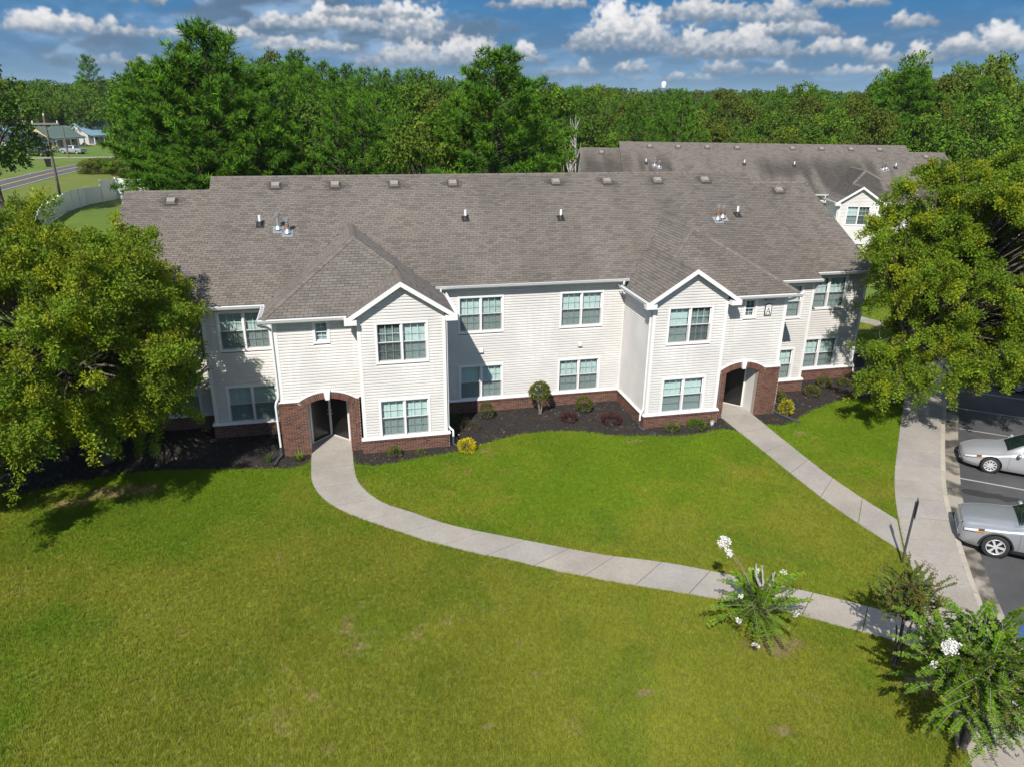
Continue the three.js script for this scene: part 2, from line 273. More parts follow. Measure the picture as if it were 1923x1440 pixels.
// ---------------------------------------------------------------- brick: courses over recessed mortar. pieces: collects the single bricks
const BL = 0.203, BH = 0.057, JT = 0.0107;
function brickWall(put, w, y0, y1, gb, mg, rnd, singles, inside, rowlock = true, depth = 0.09) {
  const fy = rowlock ? y1 - 0.1 : y1;
  const brick = (u0, u1, a, b, d, dIn) => { const q = [put(u0, a, d), put(u1, a, d), put(u1, a, dIn), put(u0, a, dIn), put(u0, b, d), put(u1, b, d), put(u1, b, dIn), put(u0, b, dIn)]; gb.hex(q, brickTone(rnd)); };
  for (let r = 0, y = y0; y < fy - 0.02; y += BH + JT, r++) {
    const yt = Math.min(y + BH, fy - JT);
    for (let u = -(r % 2 ? (BL + JT) / 2 : 0); u < w - 0.02; u += BL + JT) {
      let a = Math.max(0, u), b = Math.min(w, u + BL); const e = (rnd() - 0.5) * 0.004; if (b - a < 0.03) continue;
      if (inside) { const k = inside((a + b) / 2, (y + yt) / 2, a, b); if (!k) continue; if (k.length) { [a, b] = k; if (b - a < 0.03) continue; } }
      if (singles && singles.list.length < singles.max && b - a > BL - 0.001 && yt - y > BH - 0.001) { singles.list.push([put(a, y, 0.007 + e), put(b, y, 0.007 + e)]); continue; }
      brick(a, b, y, yt, 0.007 + e, 0);
    }
  }
  if (rowlock) for (let u = 0.003; u < w - 0.03; u += BH + JT) { const b = Math.min(w, u + BH); if (inside && !inside((u + b) / 2, y1 - 0.05, u, b)) continue; brick(u, b, y1 - 0.098, y1, 0.035 + (rnd() - 0.5) * 0.004, -0.05); }
}
const oneBrick = (() => new GB().box(0, BL, 0, BH, -0.014, 0).geo())();

// ---------------------------------------------------------------- windows: casing, two sashes to a unit, glass, bars, blind, insect screen
const slatCache = {};
function slats(w, h, tilt) {
  const key = [w.toFixed(3), h.toFixed(3), tilt].join(); if (slatCache[key]) return slatCache[key];
  const g = new GB(), pitch = 0.048; for (let y = 0.01; y < h; y += pitch) { const dy = Math.sin(tilt) * 0.026, dz = Math.cos(tilt) * 0.026, k = ((y * 1000) % 7) * 0.0006; g.quad([0, y - dy + k, dz], [w, y - dy + k, dz], [w, y + dy, -dz], [0, y + dy, -dz]); g.quad([0, y + dy - 0.0016, -dz], [w, y + dy - 0.0016, -dz], [w, y - dy + k - 0.0016, dz], [0, y - dy + k - 0.0016, dz]); }
  for (const u of [w * 0.22, w * 0.78]) g.box(u, u + 0.006, 0, h, 0.02, 0.024);
  return (slatCache[key] = g.geo());
}
function makeWindow(parent, x, y, z, w, h, units, tilts, lites = [3, 2], onLedge = false) {
  const win = group('window', parent); win.position.set(x, y, z);
  const c = 0.088, tr = new GB(), mull = 0.07;
  tr.box(0, w, h - c, h, -0.1, 0.045).box(0, c, c, h - c, -0.1, 0.044).box(w - c, w, c, h - c, -0.1, 0.044).box(0, w, onLedge ? -0.02 : 0, c, -0.1, 0.052);
  const uw = (w - 2 * c - mull * (units - 1)) / units;
  for (let k = 1; k < units; k++) { const u = c + k * uw + (k - 1) * mull; tr.box(u, u + mull, c, h - c, -0.1, 0.03); }
  mesh('casing', tr, M.vinyl, win);
  const hh = (h - 2 * c) / 2;
  for (let k = 0; k < units; k++) {
    const u = c + k * (uw + mull);
    for (const up of [1, 0]) {
      const y0 = c + (up ? hh - 0.018 : 0), y1 = c + (up ? 2 * hh : hh + 0.018), d = up ? -0.028 : -0.058, s = 0.036, g = new GB(), br = new GB();
      g.box(u, u + uw, y0, y0 + s, d - 0.028, d).box(u, u + uw, y1 - s, y1, d - 0.028, d).box(u, u + s, y0 + s, y1 - s, d - 0.028, d).box(u + uw - s, u + uw, y0 + s, y1 - s, d - 0.028, d);
      mesh('sash', g, M.vinyl, win);
      const gx0 = u + s, gx1 = u + uw - s, gy0 = y0 + s, gy1 = y1 - s;
      for (let q = 1; q < lites[0]; q++) { const m = lerp(gx0, gx1, q / lites[0]); br.box(m - 0.009, m + 0.009, gy0, gy1, d - 0.022, d - 0.016); }
      for (let q = 1; q < lites[1]; q++) { const m = lerp(gy0, gy1, q / lites[1]); br.box(gx0, gx1, m - 0.009, m + 0.009, d - 0.0225, d - 0.0155); }
      mesh('grille', br, M.grille, win);
      mesh('pane', new GB().quad([gx0, gy0, d - 0.012], [gx1, gy0, d - 0.012], [gx1, gy1, d - 0.012], [gx0, gy1, d - 0.012]), M.glass, win);
      if (!up && lites[0] > 2) mesh('insect_screen', new GB().quad([u + 0.01, c + 0.01, -0.026], [u + uw - 0.01, c + 0.01, -0.026], [u + uw - 0.01, y1 - 0.01, -0.026], [u + 0.01, y1 - 0.01, -0.026]), M.screen, win);
    }
    const b = mesh('blind', slats(uw - 0.05, h - 2 * c - 0.02, tilts[k % tilts.length]), M.blind, win); b.position.set(u + 0.025, c + 0.01, -0.15);
  }
  return win;
}

// ---------------------------------------------------------------- the apartment house: one builder, mirrored halves (x: along the front, z: towards the viewer, y: up)
const RS = 0.5, WS = 0.65;                                         // slopes of the long roof and of the wings
function makeBuilding(name, label, pos, turn, detail, stain, grp) {
  const b = thing(name, label, 'apartment building', pos, turn, grp), rnd = rng(detail ? 5 : 6), H1 = 0.58, S1 = 0.575, S2 = 3.654, WW = 2.0, WH = 1.65;
  // ---- foundation block keeps light out of the hollow inside
  mesh('floor_slab', new GB().box(-16.9, 16.9, -0.1, 0.02, -13.3, -0.75).box(-13.2, 13.2, -0.1, 0.018, -0.75, -0.02).box(-13.2, -10.45, -0.1, 0.017, -0.02, 0.5).box(10.45, 13.2, -0.1, 0.017, -0.02, 0.5).box(-10.4, -4.3, -0.1, 0.016, -0.02, 1.1).box(4.3, 10.4, -0.1, 0.016, -0.02, 1.1).box(-16.8, 16.8, 2.85, 3.0, -13.2, -0.8).box(-13.1, 13.1, 2.852, 2.998, -0.8, -0.15), M.room, b);
  // partitions inside, set back from the windows
  const part = new GB(); part.box(-16.8, 16.8, 0.03, 2.84, -3.4, -3.3).box(-16.8, 16.8, 3.01, 5.6, -3.4, -3.3); for (const x of [-13.3, -10.5, -7.45, -4.3, 0, 4.3, 7.45, 10.5, 13.3]) part.box(x - 0.05, x + 0.05, 0.03, 2.84, -3.3, -0.8).box(x - 0.05, x + 0.05, 3.01, 5.4, -3.3, -0.8);
  mesh('partition', part, M.room, b);

  // ---- walls of siding
  const winAt = (x0, y, w = WW, h = WH, o = 0) => [x0 - o, x0 - o + w, y, y + h];
  const two = (x0, o) => [[x0 - o + 0.012, x0 - o + WW - 0.012, 0, S1 + WH - 0.012], [x0 - o + 0.012, x0 - o + WW - 0.012, S2 + 0.012, S2 + WH - 0.012]];
  sidingWall('wall', b, [-4.255, 0, 0], [1, 0, 0], [0, 0, 1], 8.51, 0.62, 5.71, [...two(-3.25, -4.255), ...two(1.25, -4.255)], detail);
  for (const s of [-1, 1]) {
    const near = detail && s > 0, X = (a, c) => (s > 0 ? a : -c);   // left end of the span a..c on this side
    let o = X(4.255, 7.49); sidingWall('wall', b, [o, 0, 3.17], [1, 0, 0], [0, 0, 1], 3.235, 0.62, 5.43, two(X(4.88, 6.88), o), detail);
    sidingWall('gable_wall', b, [o, 0, 3.17], [1, 0, 0], [0, 0, 1], 3.235, 5.4305, 6.76, [], detail, (y) => { const k = (6.76 - y) / WS; return k > 0.02 ? [Math.max(0, 1.6175 - k), Math.min(3.235, 1.6175 + k)] : null; });
    o = X(7.49, 10.51); const ac = (s > 0 ? 8.79 : -8.79) - o, hs = [[X(8.5, 9.12) - o + 0.012, X(8.5, 9.12) - o + 0.608, 4.492, 5.358]];
    for (let y = 2.2405, k = 0; y < 2.58; y += COURSE, k++) { const yy = y + COURSE - 0.71, hw = yy < 1.85 ? Math.sqrt(1.85 * 1.85 - yy * yy) : 0; if (hw > 0.02) hs.push([ac - hw, ac + hw, y + 0.02, y + COURSE - 0.03]); }
    sidingWall('wall', b, [o, 0, 2.75], [1, 0, 0], [0, 0, 1], 3.02, 2.2405, 5.43, hs, detail);
    o = X(10.51, 13.31); sidingWall('wall', b, [o, 0, 0.57], [1, 0, 0], [0, 0, 1], 2.8, 0.62, 5.43, two(X(10.795, 12.795), o), detail);
    o = X(13.31, 17); sidingWall('wall', b, [o, 0, -0.62], [1, 0, 0], [0, 0, 1], 3.69, 0.62, 5.43, two(X(13.985, 15.985), o), near);
    // walls that look sideways; a runs so that a x up = outward
    const sideWall = (x, z0, z1, out, y0, y1, det) => sidingWall('side_wall', b, out < 0 ? [x, 0, z0] : [x, 0, z1], [0, 0, out < 0 ? 1 : -1], [out, 0, 0], Math.abs(z1 - z0), y0, y1, [], det);
    sideWall(s * 4.255, 0, 3.17, -s, 0.62, 5.43, near);
    sideWall(s * 7.49, 2.75, 3.17, s, 0.62, 5.43, false);
    sideWall(s * 10.51, 0.57, 2.75, s, 2.24, 5.43, false);
    sideWall(s * 13.31, -0.62, 0.57, s, 0.62, 5.43, false);
    sideWall(s * 17, -13.4, -0.62, s, 0.62, 5.43, false);
    const gw = 12.78; sidingWall('gable_wall', b, s > 0 ? [17, 0, -0.62] : [-17, 0, -13.4], [0, 0, -s], [s, 0, 0], gw, 5.4305, 8.7, [], false, (y) => { const k = (8.75 - y) / RS; return k > 0.02 ? [Math.max(0, gw / 2 - k), Math.min(gw, gw / 2 + k)] : null; });
    mesh('step_wall', new GB().poly([[s * 13.33, 9.45, -7], [s * 13.33, 5.55, 0.8], [s * 13.33, 4.95, 0.8], [s * 13.33, 8.85, -7]]).poly([[s * 13.33, 8.85, -7], [s * 13.33, 4.95, -14.8], [s * 13.33, 5.55, -14.8], [s * 13.33, 9.45, -7]]), M.white, b);
  }
  mesh('back_wall', new GB().box(-17, 17, 0, 5.5, -13.5, -13.4), M.siding, b);

  // ---- corner boards
  const cb = (x, z, sx, y0, y1, w = 0.1) => { const c = new GB(); c.box(x - sx * w, x + sx * 0.026, y0, y1, z - 0.02, z + 0.036).box(x - 0.01 * sx, x + sx * 0.034, y0, y1, z - w, z + 0.0355); mesh('corner_board', c, M.vinyl, b); };
  for (const s of [-1, 1]) {
    cb(s * 4.255, 3.17, -s, 0.62, 5.43); cb(s * 7.49, 3.17, s, 0.62, 5.43); cb(s * 10.51, 2.75, s, 2.24, 5.43, 0.12); cb(s * 13.31, 0.57, s, 0.62, 5.43); cb(s * 17, -0.62, s, 0.62, 5.43);
    mesh('corner_board', new GB().box(s * 4.255 - s * 0.05, s * 4.255, 0.62, 5.6, 0.0, 0.045), M.vinyl, b);
  }
  // ---- brick base, its white ledge, brick entrance with arch
  const bw = group('brick_base', b), bg = new GB(); let mg = new GB(), led = new GB(); const flush = () => { if (mg.p.length) mesh('mortar', mg, M.mortar, bw); if (led.p.length) mesh('ledge', led, M.vinyl, b); mg = new GB(); led = new GB(); }; const singles = detail ? { list: [], max: 300 } : null;
  const front = (x0, z) => (u, y, d) => [x0 + u, y, z + 0.1 + d], faceX = (x, z0, out) => (u, y, d) => (out < 0 ? [x + out * (0.1 + d), y, z0 + u] : [x + out * (0.1 + d), y, z0 - u]);
  const base = (x0, x1, z) => { brickWall(front(x0, z), x1 - x0, 0.0, H1, bg, mg, rnd, null); mg.box(x0 + 0.002, x1 - 0.002, -0.12, H1 - 0.004, z - 0.1, z + 0.1); led.hex([[x0 - 0.02, H1 - 0.005, z + 0.15], [x1 + 0.02, H1 - 0.005, z + 0.15], [x1 + 0.02, H1 - 0.005, z], [x0 - 0.02, H1 - 0.005, z], [x0 - 0.02, H1 + 0.03, z + 0.15], [x1 + 0.02, H1 + 0.03, z + 0.15], [x1 + 0.02, H1 + 0.085, z], [x0 - 0.02, H1 + 0.085, z]]); flush(); };
  const baseSide = (x, z0, z1, out) => { const w = Math.abs(z1 - z0), st = out < 0 ? Math.min(z0, z1) : Math.max(z0, z1); brickWall(faceX(x, st, out), w, 0.0, H1, bg, mg, rnd, null); mg.box(x - out * 0.1, x + out * 0.1, -0.12, H1 - 0.006, Math.min(z0, z1) + 0.002, Math.max(z0, z1) - 0.002); const xa = Math.min(x, x + out * 0.152), xb = Math.max(x, x + out * 0.152); led.box(xa, xb, H1 - 0.006, H1 + 0.032, Math.min(z0, z1), Math.max(z0, z1)); flush(); };
  base(-4.155, 4.155, 0);
  const arches = [];
  for (const s of [-1, 1]) {
    const X = (a, c) => (s > 0 ? [a, c] : [-c, -a]);
    base(...X(4.155, 7.59), 3.17); base(...X(10.62, 13.41), 0.57); base(...X(13.42, 17.1), -0.62);
    baseSide(s * 4.255, 0.1, 3.27, -s); baseSide(s * 13.31, -0.5, 0.67, s); baseSide(s * 17, -13.4, -0.52, s);
    const [ex0, ex1] = X(7.6, 10.61), cx = s * 8.79, U = cx - ex0, w = ex1 - ex0, inRing = (u, y) => { const dx = u - U, dy = y - 0.71; return Math.hypot(dx, dy); };
    brickWall(front(ex0, 2.75), w, 0.0, 2.24, bg, mg, rnd, singles, (u, y, a, c) => { const dx = Math.abs(u - U); if (dx < 0.9 && y < 2.1) return false; if (y > 2.06 && dx < 1.12 && inRing(u, y) < 1.87) return false; if (a < U - 1.0 && c > U - 1.0) return [a, U - 1.0]; if (a < U + 1.0 && c > U + 1.0) return [U + 1.0, c]; return !(a < U + 1.0 && c > U - 1.0); });
    for (const k of [-1, 1]) { const p0 = k < 0 ? cx - 0.99 : cx + 0.775; brickWall((u, y, d) => [p0 + u, y, 2.75 + 0.125 + d], 0.215, 0.0, 2.11, bg, mg, rnd, singles, null, false); mg.box(p0 + 0.002, p0 + 0.213, -0.12, 2.1, 2.6, 2.75 + 0.125); flush(); }
    // voussoirs
    const half = Math.asin(0.99 / 1.72), nv = 27; for (let q = 0; q < nv; q++) { const t0 = -half + (2 * half * q) / nv + 0.003, t1 = -half + (2 * half * (q + 1)) / nv - 0.003, pt = (R, t, z) => [cx + R * Math.sin(t), 0.71 + R * Math.cos(t), z]; if (Math.abs(q - 13) < 1.5) continue; bg.hex([pt(1.6, t0, 2.9), pt(1.6, t1, 2.9), pt(1.6, t1, 2.66), pt(1.6, t0, 2.66), pt(1.85, t0, 2.9), pt(1.85, t1, 2.9), pt(1.85, t1, 2.66), pt(1.85, t0, 2.66)], brickTone(rnd)); }
    const ring = new THREE.Shape(); ring.absarc(0, 0, 1.842, Math.PI / 2 + half, Math.PI / 2 - half, true); ring.absarc(0, 0, 1.608, Math.PI / 2 - half, Math.PI / 2 + half, false); const rg = new THREE.ExtrudeGeometry(ring, { depth: 0.21, bevelEnabled: false, curveSegments: 24 }); rg.translate(cx, 0.71, 2.68); mesh('arch_mortar', rg, M.mortar, b);
    mesh('keystone', new GB().hex([[cx - 0.075, 2.27, 2.955], [cx + 0.075, 2.27, 2.955], [cx + 0.075, 2.27, 2.7], [cx - 0.075, 2.27, 2.7], [cx - 0.125, 2.64, 2.955], [cx + 0.125, 2.64, 2.955], [cx + 0.125, 2.64, 2.7], [cx - 0.125, 2.64, 2.7]]), M.vinyl, b);
    // white flashing that follows the arch
    const fl = new GB(), nf = 20, ho = Math.acos((2.245 - 0.71) / 1.87); for (let q = 0; q < nf; q++) { const t0 = -ho + (2 * ho * q) / nf, t1 = -ho + (2 * ho * (q + 1)) / nf, pt = (R, t, z) => [cx + R * Math.sin(t), 0.71 + R * Math.cos(t), z]; fl.hex([pt(1.855, t0, 2.86), pt(1.855, t1, 2.86), pt(1.855, t1, 2.72), pt(1.855, t0, 2.72), pt(1.885, t0, 2.86), pt(1.885, t1, 2.86), pt(1.885, t1, 2.72), pt(1.885, t0, 2.72)]); }
    fl.box(ex0, cx - 1.06, 2.236, 2.262, 2.74, 2.89).box(cx + 1.06, ex1, 2.236, 2.262, 2.74, 2.89); mesh('flashing', fl, M.vinyl, b);
    // mortar body beside and above the opening
    mg.box(ex0 + 0.002, cx - 0.985, -0.12, 2.236, 2.6, 2.848); flush(); mg.box(cx + 0.985, ex1 - 0.002, -0.12, 2.236, 2.6, 2.848); flush();
    // outer side of the brick entrance
    { const st = s > 0 ? 2.75 : 0.67, out = s; brickWall(faceX(s * 10.51, s > 0 ? 2.74 : 2.74, 1 * 1) && ((u, y, d) => [s * (10.61 + d), y, 2.74 - u]), 2.1, 0, 2.24, bg, mg, rnd, null); mg.box(s * 10.4, s * 10.61, -0.12, 2.236, 0.6, 2.845); }
    arches.push(cx);
    // ---- entrance lobby: white returns, two doors that meet at the back, ceiling, floor
    const ent = group('entrance', b); ent.position.set(cx, 0, 0);
    const wl = new GB(); wl.box(-0.83, -0.775, 0.03, 2.62, 1.95, 2.64).box(0.775, 0.83, 0.03, 2.62, 1.95, 2.64); mesh('side_return', wl, M.doorframe, ent);
    mesh('ceiling', new GB().box(-0.85, 0.85, 2.62, 2.66, 1.0, 2.7), M.soffit, ent);
    mesh('floor', new GB().box(-0.775, 0.775, -0.1, 0.035, 1.05, 2.84), M.concrete ?? M.mortar, ent);
    for (const k of [-1, 1]) {
      const dr = group('door', ent); dr.position.set(k * 0.775, 0.035, 1.95); const ang = Math.atan2(0.775, 0.80); dr.rotation.y = k > 0 ? Math.PI / 2 + ang : Math.PI / 2 - ang; // x runs from the jamb to the apex
      const L = Math.hypot(0.775, 0.80), f = new GB(), leaf = new GB(), y1 = 2.06; const F = k > 0 ? -1 : 1;
      f.box(0, 0.075, 0, 2.59, -0.045, 0.045).box(L - 0.085, L - 0.01, 0, 2.59, -0.045, 0.045).box(0.075, L - 0.085, y1, 2.59, -0.04, 0.04).box(0.075, L - 0.085, 0, 0.02, -0.06, 0.06); mesh('door_frame', f, M.doorframe, dr);
      leaf.box(0.08, L - 0.09, 0.022, y1 - 0.005, -0.02, 0.02); const dw = L - 0.17;
      for (const [a, c] of [[0.13, 0.45], [0.55, 0.87]]) for (const [p, q] of [[0.1, 0.38], [0.45, 0.78], [0.83, 0.96]]) for (const sd of [-1, 1]) leaf.box(0.08 + dw * a, 0.08 + dw * c, 0.02 + 2.02 * p, 0.02 + 2.02 * q, sd * 0.02, sd * 0.028);
      mesh('leaf', leaf, M.door, dr);
      for (const [yy, r] of [[0.98, 0.028], [1.14, 0.022]]) for (const sd of [-1, 1]) { const kn = mesh('knob', new THREE.SphereGeometry(r, 10, 8), M.brass, dr); kn.position.set(L - 0.17, yy, sd * 0.055); }
    }
  }
  flush();
  mesh('brickwork', bg, M.brick, bw).userData.kind = 'stuff';
  if (singles) for (const [i, [p, q]] of singles.list.entries()) { const m = mesh('brick', oneBrick, BRM[Math.floor(rnd() * 5)], bw); m.position.set(...p); }

  // ---- windows
  const C = 1.18, O = 0.12, MD = 0.75; const tl = { '-4.88': [[O, C], [C, C]], '4.88': [[C, O], [C, C]], '-1.25': [[C, MD], [C, C]], '1.25': [[C, C], [0.85, 0.8]], '13.985': [[C, C], [C, MD]], '10.795': [[C, C], [C, C]], '-10.795': [[MD, MD], [MD, MD]] };
  for (const s of [-1, 1]) for (const [x0, z] of [[1.25, 0], [4.88, 3.17], [10.795, 0.57], [13.985, -0.62]]) {
    const xl = s > 0 ? x0 : -x0 - WW, t = tl[String(s * x0)] ?? [[C, C], [C, C]];
    makeWindow(b, xl, S1, z + 0.004, WW, WH, 2, t[1], [3, 2], true); makeWindow(b, xl, S2, z + 0.004, WW, WH, 2, t[0]);
  }
  for (const s of [-1, 1]) makeWindow(b, s > 0 ? 8.5 : -9.12, 4.48, 2.754, 0.62, 0.89, 1, [s > 0 ? O : MD], [2, 2]);

  // ---- roof
  const roof = group('roof', b), sg = new GB(), dk = new GB(), cg = new GB(), tabs = detail ? { list: [], max: 300 } : null;
  const wingY = (x, z) => { const a = Math.abs(x); return Math.min(5.6 + WS * (10.86 - a), 5.6 + WS * (a - 3.905), Math.max(5.6 + WS * (3.1 - z), a < 7.84 && a > 3.9 && z < 3.47 ? 5.6 + WS * (1.9675 - Math.abs(a - 5.8725)) : -9)); };
  const ap = 7.38, apY = 5.6 + WS * 3.4775, apZ = 3.1 - 3.4775, vz = -7 + 2 * (9.56 - apY), gr = 5.8725, grY = 5.6 + WS * 1.9675, grZ = 3.1 - 1.9675;
  for (const s of [-1, 1]) {
    const m = (p) => [s * p[0], p[1], p[2]], nearW = s < 0;
    const P = { front: [[10.86, 5.6, 3.1], [ap, apY, apZ], [gr, grY, grZ], [7.84, 5.6, 3.1]], outer: [[10.86, 5.6, 3.1], [10.86, 5.6, 0.92], [ap, apY, vz], [ap, apY, apZ]], gout: [[gr, grY, 3.47], [7.84, 5.6, 3.47], [7.84, 5.6, 3.1], [gr, grY, grZ]], inA: [[3.905, 5.6, 3.47], [gr, grY, 3.47], [gr, grY, -7 + 2 * (9.56 - grY)], [3.905, 5.6, 0.92]], inB: [[gr, grY, grZ], [ap, apY, apZ], [ap, apY, vz], [gr, grY, -7 + 2 * (9.56 - grY)]] };
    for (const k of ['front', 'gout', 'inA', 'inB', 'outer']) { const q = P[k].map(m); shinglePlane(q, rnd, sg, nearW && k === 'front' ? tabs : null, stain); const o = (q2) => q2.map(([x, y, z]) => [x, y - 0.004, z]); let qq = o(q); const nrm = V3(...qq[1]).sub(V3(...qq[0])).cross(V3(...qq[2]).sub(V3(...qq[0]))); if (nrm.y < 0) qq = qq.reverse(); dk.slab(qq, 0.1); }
    const nf = V3(0, 1, WS).normalize(), no = V3(s * WS, 1, 0).normalize(), ni = V3(-s * WS, 1, 0).normalize();
    caps(m([10.86, 5.6, 3.1]), m([ap, apY, apZ]), nf, no, rnd, cg); caps(m([gr, grY, grZ]), m([ap, apY, apZ]), nf, ni, rnd, cg); caps(m([ap, apY, apZ]), m([ap, apY, vz]), no, ni, rnd, cg); caps(m([gr, grY, 3.47]), m([gr, grY, grZ]), no, ni, rnd, cg);
    const low = [[13.36, 8.97, -7], [17.13, 8.97, -7], [17.13, 5.605, -0.27], [13.36, 5.605, -0.27]].map(m); shinglePlane(low, rnd, sg, null, stain, (x, y, z) => Math.abs(x) < 13.4 && Math.abs(x) > 13.36 && false);
    let lq = low.map(([x, y, z]) => [x, y - 0.004, z]); if (s > 0) lq = lq.reverse(); dk.slab(lq, 0.1);
    const bk = [[13.36, 8.966, -7], [13.36, 5.605, -13.73], [17.13, 5.605, -13.73], [17.13, 8.966, -7]].map(m); dk.slab(s > 0 ? bk.reverse() : bk, 0.1);
    caps(m([17.13, 8.97, -7]), m([13.4, 8.97, -7]), V3(0, 1, RS).normalize(), V3(0, 1, -RS).normalize(), rnd, cg);
  }
  const main = [[-13.42, 5.6, 0.92], [13.42, 5.6, 0.92], [13.42, 9.56, -7], [-13.42, 9.56, -7]];
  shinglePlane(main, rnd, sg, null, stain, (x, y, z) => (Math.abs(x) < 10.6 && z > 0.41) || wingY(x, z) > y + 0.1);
  const dq = (pts) => { let q = pts.map(([x, y, z]) => [x, y - 0.004, z]); const nrm = V3(...q[1]).sub(V3(...q[0])).cross(V3(...q[2]).sub(V3(...q[0]))); if (nrm.y < 0) q = q.reverse(); dk.slab(q, 0.1); };
  dq([[-4.34, 5.885, 0.35], [4.34, 5.885, 0.35], [4.34, 9.56, -7], [-4.34, 9.56, -7]]); for (const s of [-1, 1]) { dq([[s * 4.34, 5.91, 0.3], [s * 10.62, 5.91, 0.3], [s * 10.62, 9.56, -7], [s * 4.34, 9.56, -7]]); dq([[s * 10.62, 5.6, 0.92], [s * 13.42, 5.6, 0.92], [s * 13.42, 9.56, -7], [s * 10.62, 9.56, -7]]); }
  dq([[-13.42, 9.556, -7], [13.42, 9.556, -7], [13.42, 5.6, -14.92], [-13.42, 5.6, -14.92]]);
  caps([-13.42, 9.56, -7], [13.42, 9.56, -7], V3(0, 1, RS).normalize(), V3(0, 1, -RS).normalize(), rnd, cg);
  mesh('roof_deck', dk, M.deck, roof); mesh('shingle_field', sg, M.shingle, roof).userData.kind = 'stuff'; mesh('ridge_cap', cg, M.shingle, roof);
  if (tabs) for (const mt of tabs.list) { const t = mesh('shingle', oneTab, SHM[Math.floor(rnd() * 5)], roof); t.applyMatrix4(mt); }

  // ---- eaves: soffit, fascia, gutters
  const eave = (x0, x1, z, yTop, zWall) => { mesh('soffit', new GB().box(x0, x1, yTop - 0.19, yTop - 0.17, zWall, z - 0.005), M.soffit, b); const g = new GB(); g.box(x0, x1, yTop - 0.19, yTop - 0.015, z - 0.004, z + 0.018); g.box(x0, x1, yTop - 0.13, yTop - 0.118, z + 0.018, z + 0.1); g.hex([[x0, yTop - 0.13, z + 0.1], [x1, yTop - 0.13, z + 0.1], [x1, yTop - 0.13, z + 0.085], [x0, yTop - 0.13, z + 0.085], [x0, yTop - 0.03, z + 0.145], [x1, yTop - 0.03, z + 0.145], [x1, yTop - 0.03, z + 0.132], [x0, yTop - 0.03, z + 0.132]]); g.box(x0, x1, yTop - 0.03, yTop - 0.012, z + 0.122, z + 0.15); g.box(x0, x0 + 0.01, yTop - 0.13, yTop - 0.02, z + 0.018, z + 0.13).box(x1 - 0.01, x1, yTop - 0.13, yTop - 0.02, z + 0.018, z + 0.13); for (let x = x0 + 0.3; x < x1; x += 0.6) g.box(x, x + 0.02, yTop - 0.045, yTop - 0.035, z + 0.018, z + 0.13); mesh('gutter', g, M.vinyl, b); };
  const eaveX = (z0, z1, x, out, yTop, xWall) => { mesh('soffit', new GB().box(xWall, x - out * 0.005, yTop - 0.19, yTop - 0.17, z0, z1), M.soffit, b); const g = new GB(), q = (a, c, y0, y1) => g.box(x + out * a, x + out * c, y0, y1, z0, z1); q(-0.004, 0.018, yTop - 0.19, yTop - 0.015); q(0.018, 0.1, yTop - 0.13, yTop - 0.118); q(0.095, 0.11, yTop - 0.13, yTop - 0.07); q(0.11, 0.13, yTop - 0.075, yTop - 0.025); q(0.122, 0.15, yTop - 0.03, yTop - 0.012); for (let z = z0 + 0.2; z < z1; z += 0.28) g.box(x + out * 0.018, x + out * 0.13, yTop - 0.045, yTop - 0.035, z, z + 0.02); mesh('gutter', g, M.vinyl, b); };
  eave(-4.22, 4.22, 0.35, 5.885, 0);
  for (const s of [-1, 1]) {
    const X = (a, c) => (s > 0 ? [a, c] : [-c, -a]);
    eave(...X(7.86, 10.98), 3.1, 5.6, 2.75); eave(...X(10.9, 13.42), 0.92, 5.6, 0.57); eave(...X(13.425, 17.13), -0.27, 5.605, -0.62);
    eaveX(0.36, 3.47, s * 3.905, -s, 5.6, s * 4.255); eaveX(0.95, 3.09, s * 10.86, s, 5.6, s * 10.51);
    // gable boards and returns of the wing, rake boards of the ends
    const rk = new GB(), rake = (xa, ya, xb, yb, z0, z1, h) => rk.hex([[xa, ya - h, z1], [xb, yb - h, z1], [xb, yb - h, z0], [xa, ya - h, z0], [xa, ya, z1], [xb, yb, z1], [xb, yb, z0], [xa, ya, z0]]);
    const gx = s * gr, e0 = s * 3.8, e1 = s * 7.95, L = Math.min(e0, e1), Rr = Math.max(e0, e1), ys = grY - WS * (gr - 3.8) - 0.01;
    rake(L, ys, gx, grY - 0.01, 3.462, 3.5, 0.19); rake(gx, grY - 0.01, Rr, ys, 3.4625, 3.5005, 0.19);
    rk.box(L - 0.01, L + 0.44, ys - 0.21, ys - 0.02, 3.2, 3.498).box(Rr - 0.44, Rr + 0.01, ys - 0.21, ys - 0.02, 3.2, 3.498);
    rk.poly([[L, ys - 0.16, 3.17], [gx, grY - 0.16, 3.17], [gx, grY - 0.16, 3.465], [L, ys - 0.16, 3.465]].reverse()).poly([[gx, grY - 0.16, 3.17], [Rr, ys - 0.16, 3.17], [Rr, ys - 0.16, 3.465], [gx, grY - 0.16, 3.465]].reverse());
    mesh('gable_board', rk, M.vinyl, b);
    const rb = new GB(); for (const [xx, yR, zE, zB] of [[17.13, 8.96, -0.2, -13.8]]) { for (const ze of [zE, zB]) rb.bar([s * (xx - 0.015), yR - 0.1, -7], [s * (xx - 0.015), yR - 0.1 - RS * Math.abs(ze + 7), ze], 0.03, 0.19); } mesh('rake_board', rb, M.vinyl, b);
  }
  // ---- downspouts
  const spout = (pts, ext) => { const d = mesh('downspout', tubeGeo(pts, 0.045, 40, 6), M.vinyl, b); if (ext) mesh('drain_pipe', tubeGeo(ext, 0.052, 16, 8), M.drain, d); };
